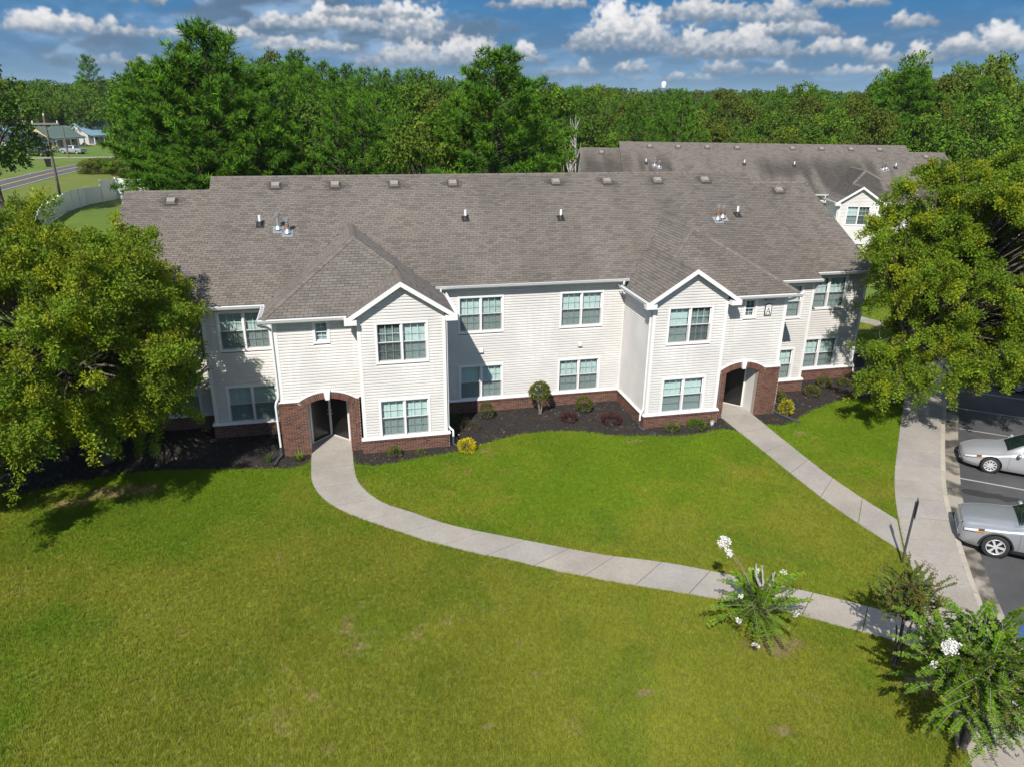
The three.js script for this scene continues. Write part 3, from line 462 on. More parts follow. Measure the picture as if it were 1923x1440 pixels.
  spout([[-10.98, 5.46, 3.15], [-10.96, 5.34, 3.02], [-10.66, 5.2, 2.83], [-10.58, 5.05, 2.81], [-10.57, 2.6, 2.81], [-10.6, 2.42, 2.84], [-10.7, 2.25, 2.93], [-10.7, 2.05, 2.94], [-10.68, 0.62, 2.93], [-10.68, 0.42, 2.93]], [[-10.68, 0.46, 2.93], [-10.68, 0.12, 2.95], [-10.8, 0.06, 3.15], [-10.9, 0.06, 3.7]]);
  spout([[-3.8, 5.46, 3.3], [-3.82, 5.36, 3.28], [-4.1, 5.2, 3.1], [-4.17, 5.05, 3.08], [-4.17, 0.9, 3.08], [-4.12, 0.76, 3.12], [-4.0, 0.66, 3.2], [-4.0, 0.4, 3.2]], [[-4.0, 0.42, 3.2], [-4.0, 0.1, 3.22], [-3.9, 0.07, 3.4], [-3.65, 0.07, 3.75]]);
  spout([[3.78, 5.46, 3.3], [3.8, 5.36, 3.26], [4.1, 5.2, 3.1], [4.17, 5.05, 3.08], [4.17, 0.9, 3.08], [4.12, 0.76, 3.12], [4.02, 0.66, 3.18], [4.02, 0.36, 3.18]], [[4.02, 0.38, 3.18], [4.02, 0.1, 3.2], [4.05, 0.07, 3.4], [4.15, 0.07, 3.5]]);
  spout([[10.72, 5.46, 3.15], [10.7, 5.34, 3.0], [10.6, 5.2, 2.7], [10.56, 5.05, 2.66], [10.56, 2.5, 2.66], [10.66, 2.3, 2.7], [10.68, 0.4, 2.7]], [[10.68, 0.42, 2.7], [10.68, 0.1, 2.75], [10.7, 0.06, 3.0], [11.1, 0.06, 4.1]]);
  spout([[16.9, 5.46, -0.2], [16.9, 5.36, -0.3], [16.98, 5.2, -0.52], [16.98, 5.0, -0.55], [16.98, 0.9, -0.55], [17.0, 0.72, -0.42], [17.02, 0.5, -0.4], [17.02, 0.3, -0.4]], [[17.02, 0.34, -0.4], [17.02, 0.1, -0.38], [17.1, 0.06, 0.0], [17.6, 0.06, 1.2]]);
  for (const [x, z] of [[-4.0, 0.42], [4.0, 0.42]]) mesh('downspout', tubeGeo([[x, 5.78, z], [x, 5.7, z], [x, 5.6, z - 0.02]], 0.05, 8, 6), M.vinyl, b);

  // ---- things that are fixed to roof and wall
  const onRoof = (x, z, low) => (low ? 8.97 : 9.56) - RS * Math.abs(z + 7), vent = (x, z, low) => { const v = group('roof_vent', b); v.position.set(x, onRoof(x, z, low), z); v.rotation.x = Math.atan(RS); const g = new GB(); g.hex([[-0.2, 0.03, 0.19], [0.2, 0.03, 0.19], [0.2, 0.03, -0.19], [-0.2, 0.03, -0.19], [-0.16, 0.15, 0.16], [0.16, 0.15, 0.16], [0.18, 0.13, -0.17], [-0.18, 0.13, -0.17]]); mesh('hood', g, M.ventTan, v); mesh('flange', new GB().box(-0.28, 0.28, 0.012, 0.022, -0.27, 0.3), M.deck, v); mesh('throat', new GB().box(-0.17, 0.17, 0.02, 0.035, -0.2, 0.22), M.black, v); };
  for (const x of [-10.58, -7.93, -5.21, -2.42, 2.72, 5.4, 8.12, 10.75]) vent(x, -6.27, 0); vent(-15.1, -6.22, 1); vent(15.13, -6.27, 1);
  for (const [x, z] of [[-11.18, -3.65], [-2.25, -3.71], [2.24, -3.59], [11.3, -3.54]]) { const v = group('plumbing_vent', b); v.position.set(x, onRoof(x, z), z); mesh('pipe', new THREE.CylinderGeometry(0.055, 0.055, 0.3, 14).translate(0, 0.27, 0), M.vinyl, v); mesh('boot', new THREE.CylinderGeometry(0.07, 0.13, 0.2, 14).translate(0, 0.06, 0), M.black, v); mesh('flashing', new GB().hex([[-0.17, -0.1, 0.2], [0.17, -0.1, 0.2], [0.17, 0.085, -0.17], [-0.17, 0.085, -0.17], [-0.17, -0.07, 0.2], [0.17, -0.07, 0.2], [0.17, 0.12, -0.17], [-0.17, 0.12, -0.17]]), M.black, v); }
  for (const [x, z, h, ru] of [[-10.43, -3.31, 0.62, 0], [-10.04, -3.06, 0.55, 0.4], [10.08, -3.19, 0.62, 1], [10.4, -3.33, 0.5, 0.5]]) { const v = group('flue', b); v.position.set(x, onRoof(x, z), z); mesh('pipe', new THREE.CylinderGeometry(0.075, 0.075, h, 14).translate(0, h / 2, 0), M.galv, v); mesh('cap', new THREE.CylinderGeometry(0.12, 0.11, 0.15, 16).translate(0, h + 0.03, 0), M.galv, v); mesh('collar', new THREE.CylinderGeometry(0.085, 0.17, 0.14, 16).translate(0, 0.1, 0), M.galv, v); mesh('flashing', new GB().hex([[-0.22, -0.11, 0.24], [0.22, -0.11, 0.24], [0.22, 0.11, -0.2], [-0.22, 0.11, -0.2], [-0.22, -0.085, 0.24], [0.22, -0.085, 0.24], [0.22, 0.135, -0.2], [-0.22, 0.135, -0.2]]), M.galv, v); if (ru > 0.3) mesh('rust_band', new THREE.CylinderGeometry(0.077, 0.077, 0.12 * ru + 0.1, 14).translate(0, h * 0.62, 0), M.rust, v); }
  for (const x of [-2.26, 2.23]) { const v = group('wall_vent', b); v.position.set(x, 2.86, 0); mesh('hood', new GB().hex([[-0.09, -0.07, 0.13], [0.09, -0.07, 0.13], [0.09, -0.07, 0.0], [-0.09, -0.07, 0.0], [-0.09, 0.07, 0.09], [0.09, 0.07, 0.09], [0.09, 0.09, 0.0], [-0.09, 0.09, 0.0]]), M.siding, v); mesh('plate', new GB().box(-0.11, 0.11, -0.1, 0.1, 0, 0.03), M.siding, v); mesh('mouth', new GB().box(-0.07, 0.07, -0.076, -0.069, 0.03, 0.11), M.black, v); }
  return b;
}
M.concrete = std([0.42, 0.385, 0.345], 0.9, { map: T.concrete, bumpMap: T.concreteBump, bumpScale: 0.002 });
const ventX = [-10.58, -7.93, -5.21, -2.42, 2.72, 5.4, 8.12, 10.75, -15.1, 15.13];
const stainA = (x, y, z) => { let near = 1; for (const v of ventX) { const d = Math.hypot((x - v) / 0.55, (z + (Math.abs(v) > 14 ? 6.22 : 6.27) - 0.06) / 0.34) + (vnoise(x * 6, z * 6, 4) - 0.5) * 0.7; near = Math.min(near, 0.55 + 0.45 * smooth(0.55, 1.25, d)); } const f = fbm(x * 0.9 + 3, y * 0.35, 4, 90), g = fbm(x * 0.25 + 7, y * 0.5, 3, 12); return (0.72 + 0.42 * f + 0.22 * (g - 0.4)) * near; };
const stainB = (x, y, z) => { const f = fbm(x * 1.3 + 1, y * 0.22, 4, 33), g = fbm(x * 0.16 + 2, y * 0.4, 3, 44); return 1.02 - 0.62 * smooth(0.5, 0.72, f * 0.55 + g * 0.45 + 0.06) * smooth(9.2, 7.6, y) + 0.1 * (f - 0.5); };
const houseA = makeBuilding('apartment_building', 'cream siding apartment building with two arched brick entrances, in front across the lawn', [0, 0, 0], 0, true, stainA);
const houseB = makeBuilding('apartment_building', 'apartment building with dark streaked roof behind the nearest one', [29.76, -0.36, -29.3], -0.265, false, stainB);

// ---------------------------------------------------------------- the ground
const inPoly = (x, z, p) => { let r = false; for (let i = 0, j = p.length - 1; i < p.length; j = i++) if ((p[i][1] > z) !== (p[j][1] > z) && x < ((p[j][0] - p[i][0]) * (z - p[i][1])) / (p[j][1] - p[i][1]) + p[i][0]) r = !r; return r; };
const curve2 = (pts, n) => new THREE.CatmullRomCurve3(pts.map(([x, z]) => V3(x, 0, z)), false, 'centripetal').getSpacedPoints(n).map((p) => [p.x, p.z]);
const sheet = (poly, y) => { const s = new THREE.Shape(poly.map(([x, z]) => new THREE.Vector2(x, -z))), g = new THREE.ShapeGeometry(s, 1); g.rotateX(-Math.PI / 2); g.translate(0, y, 0); const P = g.attributes.position, U = g.attributes.uv; for (let i = 0; i < P.count; i++) U.setXY(i, P.getX(i), P.getZ(i)); return g; };
const offset = (line, d) => line.map((p, i) => { const a = line[Math.max(0, i - 1)], b = line[Math.min(line.length - 1, i + 1)], tx = b[0] - a[0], tz = b[1] - a[1], l = Math.hypot(tx, tz); return [p[0] - (tz / l) * d, p[1] + (tx / l) * d]; });

// kerb line of the car park, from behind the viewer to the far side
const kerbIn = curve2([[2.2, 28], [3.9, 24.8], [5.3, 22.2], [6.4, 20.2], [7.35, 18.65], [8.38, 17.0], [9.43, 15.31], [9.98, 14.48], [10.8, 13.27], [11.99, 11.55], [13.03, 10.19], [14.5, 8.49], [16.96, 5.73], [21.49, 0.92], [27, -4.9], [34, -12.3], [43, -21.5]], 90);
const kerbOut = offset(kerbIn, 0.17), gutOut = offset(kerbIn, 0.68);
const sideLeft = curve2([[0.2, 27.3], [2.2, 24.2], [3.9, 21.6], [5.0, 19.8], [6.0, 18.1], [7.02, 16.34], [8.23, 14.46], [8.64, 13.69], [9.78, 11.95], [10.57, 10.82], [11.81, 9.22], [13.59, 7.18], [15.7, 4.81], [17.82, 2.49], [21.2, -1.2], [26.5, -6.9], [33, -13.6], [41.5, -22.6]], 90);
const walkLo = curve2([[-9.56, 2.7], [-9.56, 4.1], [-9.5, 5.17], [-9.22, 6.2], [-8.68, 7.16], [-7.82, 8.11], [-7.0, 8.85], [-5.9, 9.81], [-4.68, 10.69], [-3.48, 11.42], [-2.22, 12.26], [-0.58, 13.2], [0.68, 13.85], [2.32, 14.75], [3.16, 15.2], [4.62, 16.3], [5.75, 17.2], [6.1, 17.5]], 60);
const walkUp = curve2([[-8.0, 2.7], [-7.97, 4.44], [-7.87, 5.5], [-7.57, 6.36], [-7.07, 7.21], [-6.06, 8.14], [-5.1, 9.02], [-2.61, 10.6], [-0.69, 11.72], [1.23, 12.62], [3.9, 14.3], [5.3, 15.3], [6.54, 16.29], [6.85, 16.6]], 60);
const walkRL = curve2([[8.02, 2.7], [8.07, 6.0], [8.17, 10.4], [8.39, 12.24], [8.62, 13.6]], 24), walkRR = curve2([[9.57, 2.7], [9.48, 5.5], [9.43, 8.73], [9.54, 10.27], [9.76, 11.9]], 24);
const lineAt = (line, t) => { const f = clamp(t) * (line.length - 1), i = Math.min(line.length - 2, Math.floor(f)); return [lerp(line[i][0], line[i + 1][0], f - i), lerp(line[i][1], line[i + 1][1], f - i)]; };
const concreteTones = [[0.395, 0.36, 0.32], [0.41, 0.37, 0.33], [0.38, 0.35, 0.31], [0.405, 0.36, 0.31], [0.39, 0.355, 0.325]].map((c) => std(c, 0.9, { map: T.concrete, bumpMap: T.concreteBump, bumpScale: 0.003 }));
function slabs(name, L, R, step, seed, y = 0.035, tones = concreteTones, gap = 0.012) {
  const g = new THREE.Group(); g.name = name; g.userData.kind = 'structure'; scene.add(g); const r = rng(seed);
  let len = 0; for (let i = 1; i < 60; i++) { const a = lineAt(L, (i - 1) / 59), b = lineAt(L, i / 59), c = lineAt(R, (i - 1) / 59), d = lineAt(R, i / 59); len += (Math.hypot(b[0] - a[0], b[1] - a[1]) + Math.hypot(d[0] - c[0], d[1] - c[1])) / 2; }
  const n = Math.round(len / step), e = gap / step;
  for (let k = 0; k < n; k++) {
    const t0 = (k + e) / n, t1 = (k + 1 - e) / n, yy = y + (r() - 0.5) * 0.006, gb = new GB(), N = 4;
    for (let q = 0; q < N; q++) { const a = lineAt(L, lerp(t0, t1, q / N)), b = lineAt(L, lerp(t0, t1, (q + 1) / N)), c = lineAt(R, lerp(t0, t1, (q + 1) / N)), d = lineAt(R, lerp(t0, t1, q / N)); const P = [[a[0], yy, a[1]], [d[0], yy, d[1]], [c[0], yy, c[1]], [b[0], yy, b[1]]], B = P.map(([x, , z]) => [x, yy - 0.12, z]); const up = (P[1][0] - P[0][0]) * (P[2][2] - P[0][2]) - (P[1][2] - P[0][2]) * (P[2][0] - P[0][0]); if (up > 0) { P.reverse(); B.reverse(); } gb.poly(P); for (let i = 0; i < 4; i++) { const j = (i + 1) % 4; gb.quad(B[i], B[j], P[j], P[i]); } }
    mesh('slab', gb, tones[Math.floor(r() * tones.length)], g);
  }
  return g;
}
slabs('entrance_path', walkLo, walkUp, 1.5, 3); slabs('entrance_path_001', walkRL, walkRR, 1.62, 4); slabs('pavement', sideLeft, kerbIn, 1.4, 5, 0.035, concreteTones, 0.026);
{ const ps = curve2([[22.6, -13.8], [24.2, -10.2], [25.6, -7.2], [27.4, -5.5]], 20); slabs('entrance_path_002', offset(ps, 0.6), offset(ps, -0.6), 1.5, 6); const p2 = curve2([[30.3, -24.5], [33.2, -21.9], [36.5, -20.0], [39, -18.6]], 20); slabs('entrance_path_003', offset(p2, 0.8), offset(p2, -0.8), 1.5, 7); }
// kerb: single stones with joints, then the gutter pan
{ const kg = new THREE.Group(); kg.name = 'kerb'; kg.userData.kind = 'structure'; scene.add(kg); const kt = [[0.50, 0.45, 0.37], [0.47, 0.42, 0.345], [0.52, 0.47, 0.40]].map((c) => std(c, 0.9, { map: T.concrete })), n = 32;
  for (let k = 0; k < n; k++) { const gb = new GB(), Q = 3; for (let q = 0; q < Q; q++) { const t0 = lerp((k + 0.003) / n, (k + 0.997) / n, q / Q), t1 = lerp((k + 0.003) / n, (k + 0.997) / n, (q + 1) / Q), a = lineAt(kerbIn, t0), b = lineAt(kerbIn, t1), c = lineAt(kerbOut, t1), d = lineAt(kerbOut, t0), l = 0.022; const m = (p, o) => [lerp(p[0], o[0], 0.14), lerp(p[1], o[1], 0.14)], c2 = m(c, b), d2 = m(d, a); const f = ([x, z], y) => [x, y, z];
    gb.quad(f(a, 0.04), f(d2, 0.04), f(c2, 0.04), f(b, 0.04)); gb.quad(f(d2, 0.04), f(d, 0.015), f(c, 0.015), f(c2, 0.04)); gb.quad(f(d, 0.015), f(d, -0.2), f(c, -0.2), f(c, 0.015)); gb.quad(f(b, -0.2), f(a, -0.2), f(a, 0.04), f(b, 0.04)); } mesh('kerb_stone', gb, kt[k % 3], kg); }
  const gp = new GB(), n2 = 90; for (let i = 0; i < n2; i++) { const a = kerbOut[i], b = kerbOut[i + 1], c = gutOut[i + 1], d = gutOut[i]; gp.quad([a[0], -0.128, a[1]], [d[0], -0.108, d[1]], [c[0], -0.108, c[1]], [b[0], -0.128, b[1]]); gp.quad([d[0], -0.108, d[1]], [d[0], -0.2, d[1]], [c[0], -0.2, c[1]], [c[0], -0.108, c[1]]); }
  structure('gutter_pan', gp, std([0.36, 0.32, 0.265], 0.9, { map: tex(1024, (u, v, i, j) => { const f = fbm(u * 7, v * 7, 5, 51, 7); return 0.42 + 0.5 * smooth(0.3, 0.62, f) + 0.12 * hash2(i, j, 6) - 0.06; }, 4.5) })); }
const asphaltM = std([0.10, 0.10, 0.104], 0.92, { map: T.asphalt, bumpMap: T.asphaltBump, bumpScale: 0.004 });
structure('car_park', sheet([...gutOut, [90, -21.5], [90, 60], [4, 60]], -0.122), asphaltM);
{ const paint = std([0.42, 0.42, 0.41], 0.7, { map: T.concrete }), D = [0.794, 0.607], K = [0.672, -0.741]; let k = 0;
  for (const i of [-1, 0, 1, 2, 3, 4, 5]) { const s = i < 0 ? [12.2, 12.35] : [14.42 + K[0] * 2.6 * i, 9.62 + K[1] * 2.6 * i], e = [s[0] + D[0] * 5.2, s[1] + D[1] * 5.2], w = 0.05, nx = -D[1] * w, nz = D[0] * w; if (i === 0 || i > 0) structure(k++ ? 'parking_line_' + String(k - 1).padStart(3, '0') : 'parking_line', new GB().quad([s[0] + nx, -0.1175, s[1] + nz], [e[0] + nx, -0.1175, e[1] + nz], [e[0] - nx, -0.1175, e[1] - nz], [s[0] - nx, -0.1175, s[1] - nz]), paint); }
  structure('parking_line_blue', sheet([[8.9, 17.5], [9.9, 16.9], [10.2, 17.4], [9.2, 18.0]], -0.1172), std([0.03, 0.11, 0.42], 0.7, { map: T.concrete })); }
// oil and tyre marks have an outline of their own on the tarmac
{ const r = rng(9), pts = []; for (let i = 0; i < 26; i++) { const a = (i / 26) * Math.PI * 2, k = 0.65 + 0.45 * r(); pts.push([14.5 + Math.cos(a) * 1.5 * k * 0.8 + Math.sin(a) * 0.35, 11.0 + Math.sin(a) * 0.55 * k + Math.cos(a) * 0.7 * k]); } structure('oil_stain', sheet(pts, -0.1195), std([0.045, 0.044, 0.043], 0.7, { map: T.asphalt })); }

// mulch beds
const bedL = curve2([[-23.5, 3.6], [-20.5, 4.4], [-18.6, 3.7], [-17.0, 3.3], [-15.83, 3.1], [-13.37, 3.4], [-11.4, 3.75], [-10.04, 3.92], [-9.6, 3.5]], 40), bedM = curve2([[-7.98, 4.0], [-7.28, 4.36], [-5.63, 4.11], [-4.14, 3.86], [-3.23, 3.56], [-2.02, 3.06], [-0.58, 2.72], [1.23, 2.93], [2.83, 3.74], [4.04, 3.94], [5.2, 4.23], [6.51, 4.23], [7.29, 4.01], [8.05, 4.25]], 50), bedR = curve2([[9.5, 3.9], [10.28, 4.17], [11.26, 3.74], [12.46, 3.02], [13.53, 2.54], [14.99, 2.12], [16.2, 2.3], [17.4, 1.8], [18.3, 0.2], [18.5, -2.5]], 50);
const beds = [[...bedL, [-9.6, 2.9], [-10.6, 2.9], [-10.6, 0.55], [-13.4, 0.55], [-13.4, -0.6], [-17.1, -0.6], [-17.1, -3], [-23.5, -3]], [...bedM, [8.02, 2.9], [7.6, 2.9], [7.6, 3.2], [4.2, 3.2], [4.2, 0.05], [-4.2, 0.05], [-4.2, 3.2], [-7.5, 3.2], [-7.5, 2.9], [-7.98, 2.9]], [...bedR, [17.2, -2.5], [17.2, -0.6], [13.4, -0.6], [13.4, 0.55], [10.6, 0.55], [10.6, 2.9], [9.55, 2.9]]];
const wob = (p, s) => p.map(([x, z], i) => [x + (hash2(i, 1, s) - 0.5) * 0.16, z + (hash2(i, 2, s) - 0.5) * 0.16]);
const mulchM = std([1, 1, 1], 0.95, { map: tex(1024, (u, v, i, j) => { const f = fbm(u * 60, v * 60, 4, 5, 60), g = hash2(i >> 1, j >> 1, 3), b = smooth(0.55, 0.75, fbm(u * 9, v * 9, 4, 77, 9)), k = 0.07 + 0.13 * f + 0.05 * g; return [k * (1.06 + 0.5 * b), k * (0.98 + 0.25 * b), k * (0.95)]; }, 4), bumpMap: T.asphaltBump, bumpScale: 0.02 });
beds.forEach((p, k) => structure(k ? 'mulch_bed_00' + k : 'mulch_bed', sheet(p, 0.012), mulchM));
const inBed = (x, z) => beds.some((p) => inPoly(x, z, p));
// lawn: grass colour in patches, thin and bare spots
const bare = [[2.2, 16.5, 0.9, 0.55], [-15.9, 4.5, 1.3, 0.6], [-17.6, 5.0, 0.9, 0.4], [10.6, 5.0, 0.35, 0.2], [10.9, 5.5, 0.3, 0.16], [5.2, 18.4, 0.7, 0.4], [-6.6, 14.3, 0.12, 0.08], [1.0, 19.0, 0.35, 0.2], [-5.4, 17.5, 0.25, 0.12], [-1.6, 17.3, 0.3, 0.15], [6.9, 15.6, 0.4, 0.5], [-2.8, 4.0, 0.4, 0.2], [3.4, 4.35, 0.5, 0.15]];
function lawnMix(x, z) {
  const big = fbm(x * 0.11 + 5, z * 0.13 + 2, 4, 201), mid = fbm(x * 0.5, z * 0.5, 4, 211), fine = fbm(x * 2.6, z * 2.6, 3, 221);
  let dry = smooth(0.40, 0.64, big * 0.5 + mid * 0.32 + fine * 0.18 + clamp((z - 8) / 55, -0.09, 0.16)), bareK = smooth(0.66, 0.8, fine * 0.5 + mid * 0.32 + big * 0.18) * 0.7;
  for (const [bx, bz, rx, rz] of bare) { const d = Math.hypot((x - bx) / rx, (z - bz) / rz) + (fine - 0.5) * 1.3; bareK = Math.max(bareK, 0.95 * smooth(1.1, 0.4, d)); }
  return [dry, bareK, mid];
}
const G_A = [0.134, 0.215, 0.010], G_B = [0.188, 0.207, 0.020], G_C = [0.24, 0.18, 0.075], G_D = [0.075, 0.155, 0.008];
function lawnColor(x, z, out = [0, 0, 0]) { const [d, b, m] = lawnMix(x, z); const w = smooth(0.5, 0.8, fbm(x * 0.75 + 31, z * 0.75, 5, 231)) * 0.4; for (let i = 0; i < 3; i++) out[i] = lerp(lerp(lerp(G_A[i], G_B[i], d), G_D[i], w), G_C[i], b * 0.85) * (0.86 + 0.28 * m); return out; }
const toS = (l) => (l <= 0.0031308 ? l * 12.92 : 1.055 * Math.pow(l, 1 / 2.4) - 0.055);
const lawnTex = (() => { const N = 2048, W = 64, t = tex(N, (u, v, i, j) => { const x = u * W - 40, z = v * W - 34, c = lawnColor(x, z), k = 0.44 + 0.42 * hash2(i, j, 8); return c.map((q) => toS(q * k)); }, 1, true, false); t.wrapS = t.wrapT = THREE.MirroredRepeatWrapping; t.repeat.set(1 / W, 1 / W); t.offset.set(40 / W, 34 / W); return t; })();
structure('ground', new GB().quad([-4000, -0.3, 4000], [4000, -0.3, 4000], [4000, -0.3, -4000], [-4000, -0.3, -4000]), std([0.05, 0.09, 0.014], 1, { map: T.grain }));
structure('lawn', sheet([...kerbIn, [47, -26], [62, -40], [62, -95], [-44, -95], [-44, 60], [-2, 60], [0, 32]], 0), std([1, 1, 1], 0.95, { map: lawnTex }));
// standing blades, in tufts, thick in the near lawn
{
  const r = rng(31), gb = new GB(); for (let k = 0; k < 8; k++) { const a = r() * 6.28, d = r() * 0.03, h = 0.028 + r() * 0.03, l = 0.012 + r() * 0.026, w = 0.0045, x = Math.cos(a * 3) * d, z = Math.sin(a * 3) * d, cx = Math.cos(a), cz = Math.sin(a); gb.tri([x - cz * w, 0, z + cx * w], [x + cz * w, 0, z - cx * w], [x + cx * l, h, z + cz * l]); }
  const geo = gb.geo(); geo.deleteAttribute('uv');
  const mat = phys([1, 1, 1], 0.75, { specularIntensity: 0.15, side: THREE.DoubleSide, transmission: 0.25, thickness: 0 });
  const L2 = [...walkLo, ...[...walkUp].reverse()], R2 = [...walkRL, ...[...walkRR].reverse()], SW = [...sideLeft, ...[...kerbOut].reverse()], LOT = [...kerbOut, [90, -21], [90, 60], [4, 60]];
  const spots = [], c = [0, 0, 0]; let tries = 0;
  const fits = (x, z) => !(Math.abs(x) < 17.2 && z < -0.4 && z > -14) && !(Math.abs(x) < 13.5 && z < 0.75 && z > -14) && !(Math.abs(x) < 10.75 && Math.abs(x) > 4.1 && z < 3.35 && z > -14) && !inPoly(x, z, L2) && !inPoly(x, z, R2) && !inPoly(x, z, SW) && !inPoly(x, z, LOT) && !inBed(x + (r() - 0.5) * 0.25, z + (r() - 0.5) * 0.25);
  const zone = (x0, x1, z0, z1, n) => { for (let k = 0; k < n; k++) { const x = lerp(x0, x1, r()), z = lerp(z0, z1, r()); if (fits(x, z) && r() > lawnMix(x, z)[1] * 0.9) spots.push(x, z); } };
  zone(-18, 11.2, 10.5, 21.6, 158000); zone(-21.5, 13.5, 2.3, 10.5, 150000); zone(13.5, 18, 1.5, 8, 16000); zone(-30, -21.5, -6, 21, 60000); zone(17.4, 30, -14, 1.5, 30000);
  const n = spots.length / 2, im = new THREE.InstancedMesh(geo, mat, n), m = new THREE.Matrix4(), q = new THREE.Quaternion(), col = new THREE.Color();
  for (let k = 0; k < n; k++) { const x = spots[2 * k], z = spots[2 * k + 1], s = 0.75 + r() * 0.7; lawnColor(x, z, c); q.setFromAxisAngle(V3(0, 1, 0), r() * 6.28); m.compose(V3(x, 0, z), q, V3(s * 1.5, s, s * 1.5)); im.setMatrixAt(k, m); const b = 0.9 + 0.4 * r(); col.setRGB(c[0] * b, c[1] * b, c[2] * b); im.setColorAt(k, col); }
  im.name = 'grass'; tag(im, 'short mown grass of the lawn in front of the building', 'grass', null, 'stuff'); scene.add(im);
}
// bark chips, dead leaves and seedlings on the beds
{
  const r = rng(41), g = new GB(); g.hex([[-0.03, 0, 0.008], [0.03, 0, 0.01], [0.028, 0, -0.009], [-0.03, 0, -0.008], [-0.026, 0.012, 0.006], [0.024, 0.016, 0.007], [0.022, 0.014, -0.006], [-0.028, 0.01, -0.006]]);
  const spots = []; for (let k = 0; k < 60000; k++) { const x = lerp(-23, 18.5, r()), z = lerp(-2.5, 4.5, r()); if (inBed(x, z) && !(Math.abs(x) < 17.1 && z < -0.5)) spots.push([x, z]); }
  const geo = g.geo(); geo.deleteAttribute('uv'); const im = new THREE.InstancedMesh(geo, std([1, 1, 1], 0.9), spots.length), m = new THREE.Matrix4(), q = new THREE.Quaternion(), e = new THREE.Euler(), col = new THREE.Color();
  spots.forEach(([x, z], k) => { e.set((r() - 0.5) * 1.1, r() * 6.28, (r() - 0.5) * 1.1); q.setFromEuler(e); const s = 0.55 + r() * 1.1; m.compose(V3(x, 0.012, z), q, V3(s, s, s)); im.setMatrixAt(k, m); const t = r(), tan = smooth(0.6, 0.8, fbm(x * 0.9, z * 0.9, 3, 15)) * 0.25; if (t < 0.02 + tan * 0.3) col.setRGB(0.17, 0.10, 0.05); else if (t < 0.026) col.setRGB(0.35, 0.33, 0.28); else { const b = 0.5 + r(); col.setRGB(0.019 * b, 0.015 * b, 0.013 * b); } im.setColorAt(k, col); });
  im.name = 'bark_chips'; tag(im, 'dark bark chips and dead leaves spread over the planting beds', 'mulch', null, 'stuff'); scene.add(im);
}

// ---------------------------------------------------------------- trees and shrubs
const barkM = std([0.17, 0.14, 0.11], 0.95, { map: T.bark }), barkPale = std([0.34, 0.29, 0.24], 0.9, { map: T.bark }), barkPine = std([0.10, 0.075, 0.06], 0.95, { map: T.bark });
const leafMat = (o = {}) => phys([1, 1, 1], 0.55, { specularIntensity: 0.35, side: THREE.DoubleSide, transmission: 0.38, thickness: 0, ...o });
const leafV = leafMat({ vertexColors: true }), leafI = leafMat({ roughness: 0.6, transmission: 0.48 });
const rdir = (r) => { const z = r() * 2 - 1, a = r() * 6.2832, q = Math.sqrt(1 - z * z); return V3(q * Math.cos(a), z, q * Math.sin(a)); };
// a twig with leaves, about 0.35 m
function sprayGeo(seed, n, size, len, wid) {
  const r = rng(seed), g = new GB(); for (let k = 0; k < n; k++) {
    const b = rdir(r).multiplyScalar(size * Math.cbrt(r())), d = b.clone().normalize().add(rdir(r).multiplyScalar(0.8)).normalize(), s = d.clone().cross(rdir(r)).normalize().multiplyScalar(wid * (0.7 + 0.6 * r())), l = len * (0.7 + 0.6 * r()), m = b.clone().addScaledVector(d, l * 0.45), t = b.clone().addScaledVector(d, l), up = d.clone().cross(s).normalize().multiplyScalar(wid * 0.25);
    const A = b.toArray(), T2 = t.toArray(), L = m.clone().add(s).add(up).toArray(), R = m.clone().sub(s).add(up).toArray(); g.tri(A, L, T2); g.tri(A, T2, R);
  }
  const q = g.geo(); q.deleteAttribute('uv'); return q;
}
function instances(name, geo, mat, list, parent) { // list of [pos, scale, color, quaternion?]
  const im = new THREE.InstancedMesh(geo, mat, list.length), m = new THREE.Matrix4(), c = new THREE.Color(); list.forEach(([p, s, col, q], k) => { m.compose(p, q, V3(s, s, s)); im.setMatrixAt(k, m); im.setColorAt(k, c.setRGB(...col)); }); im.name = name; im.castShadow = im.receiveShadow = true; parent.add(im); return im;
}
const rq = (r) => new THREE.Quaternion().setFromEuler(new THREE.Euler(r() * 6.28, r() * 6.28, r() * 6.28));
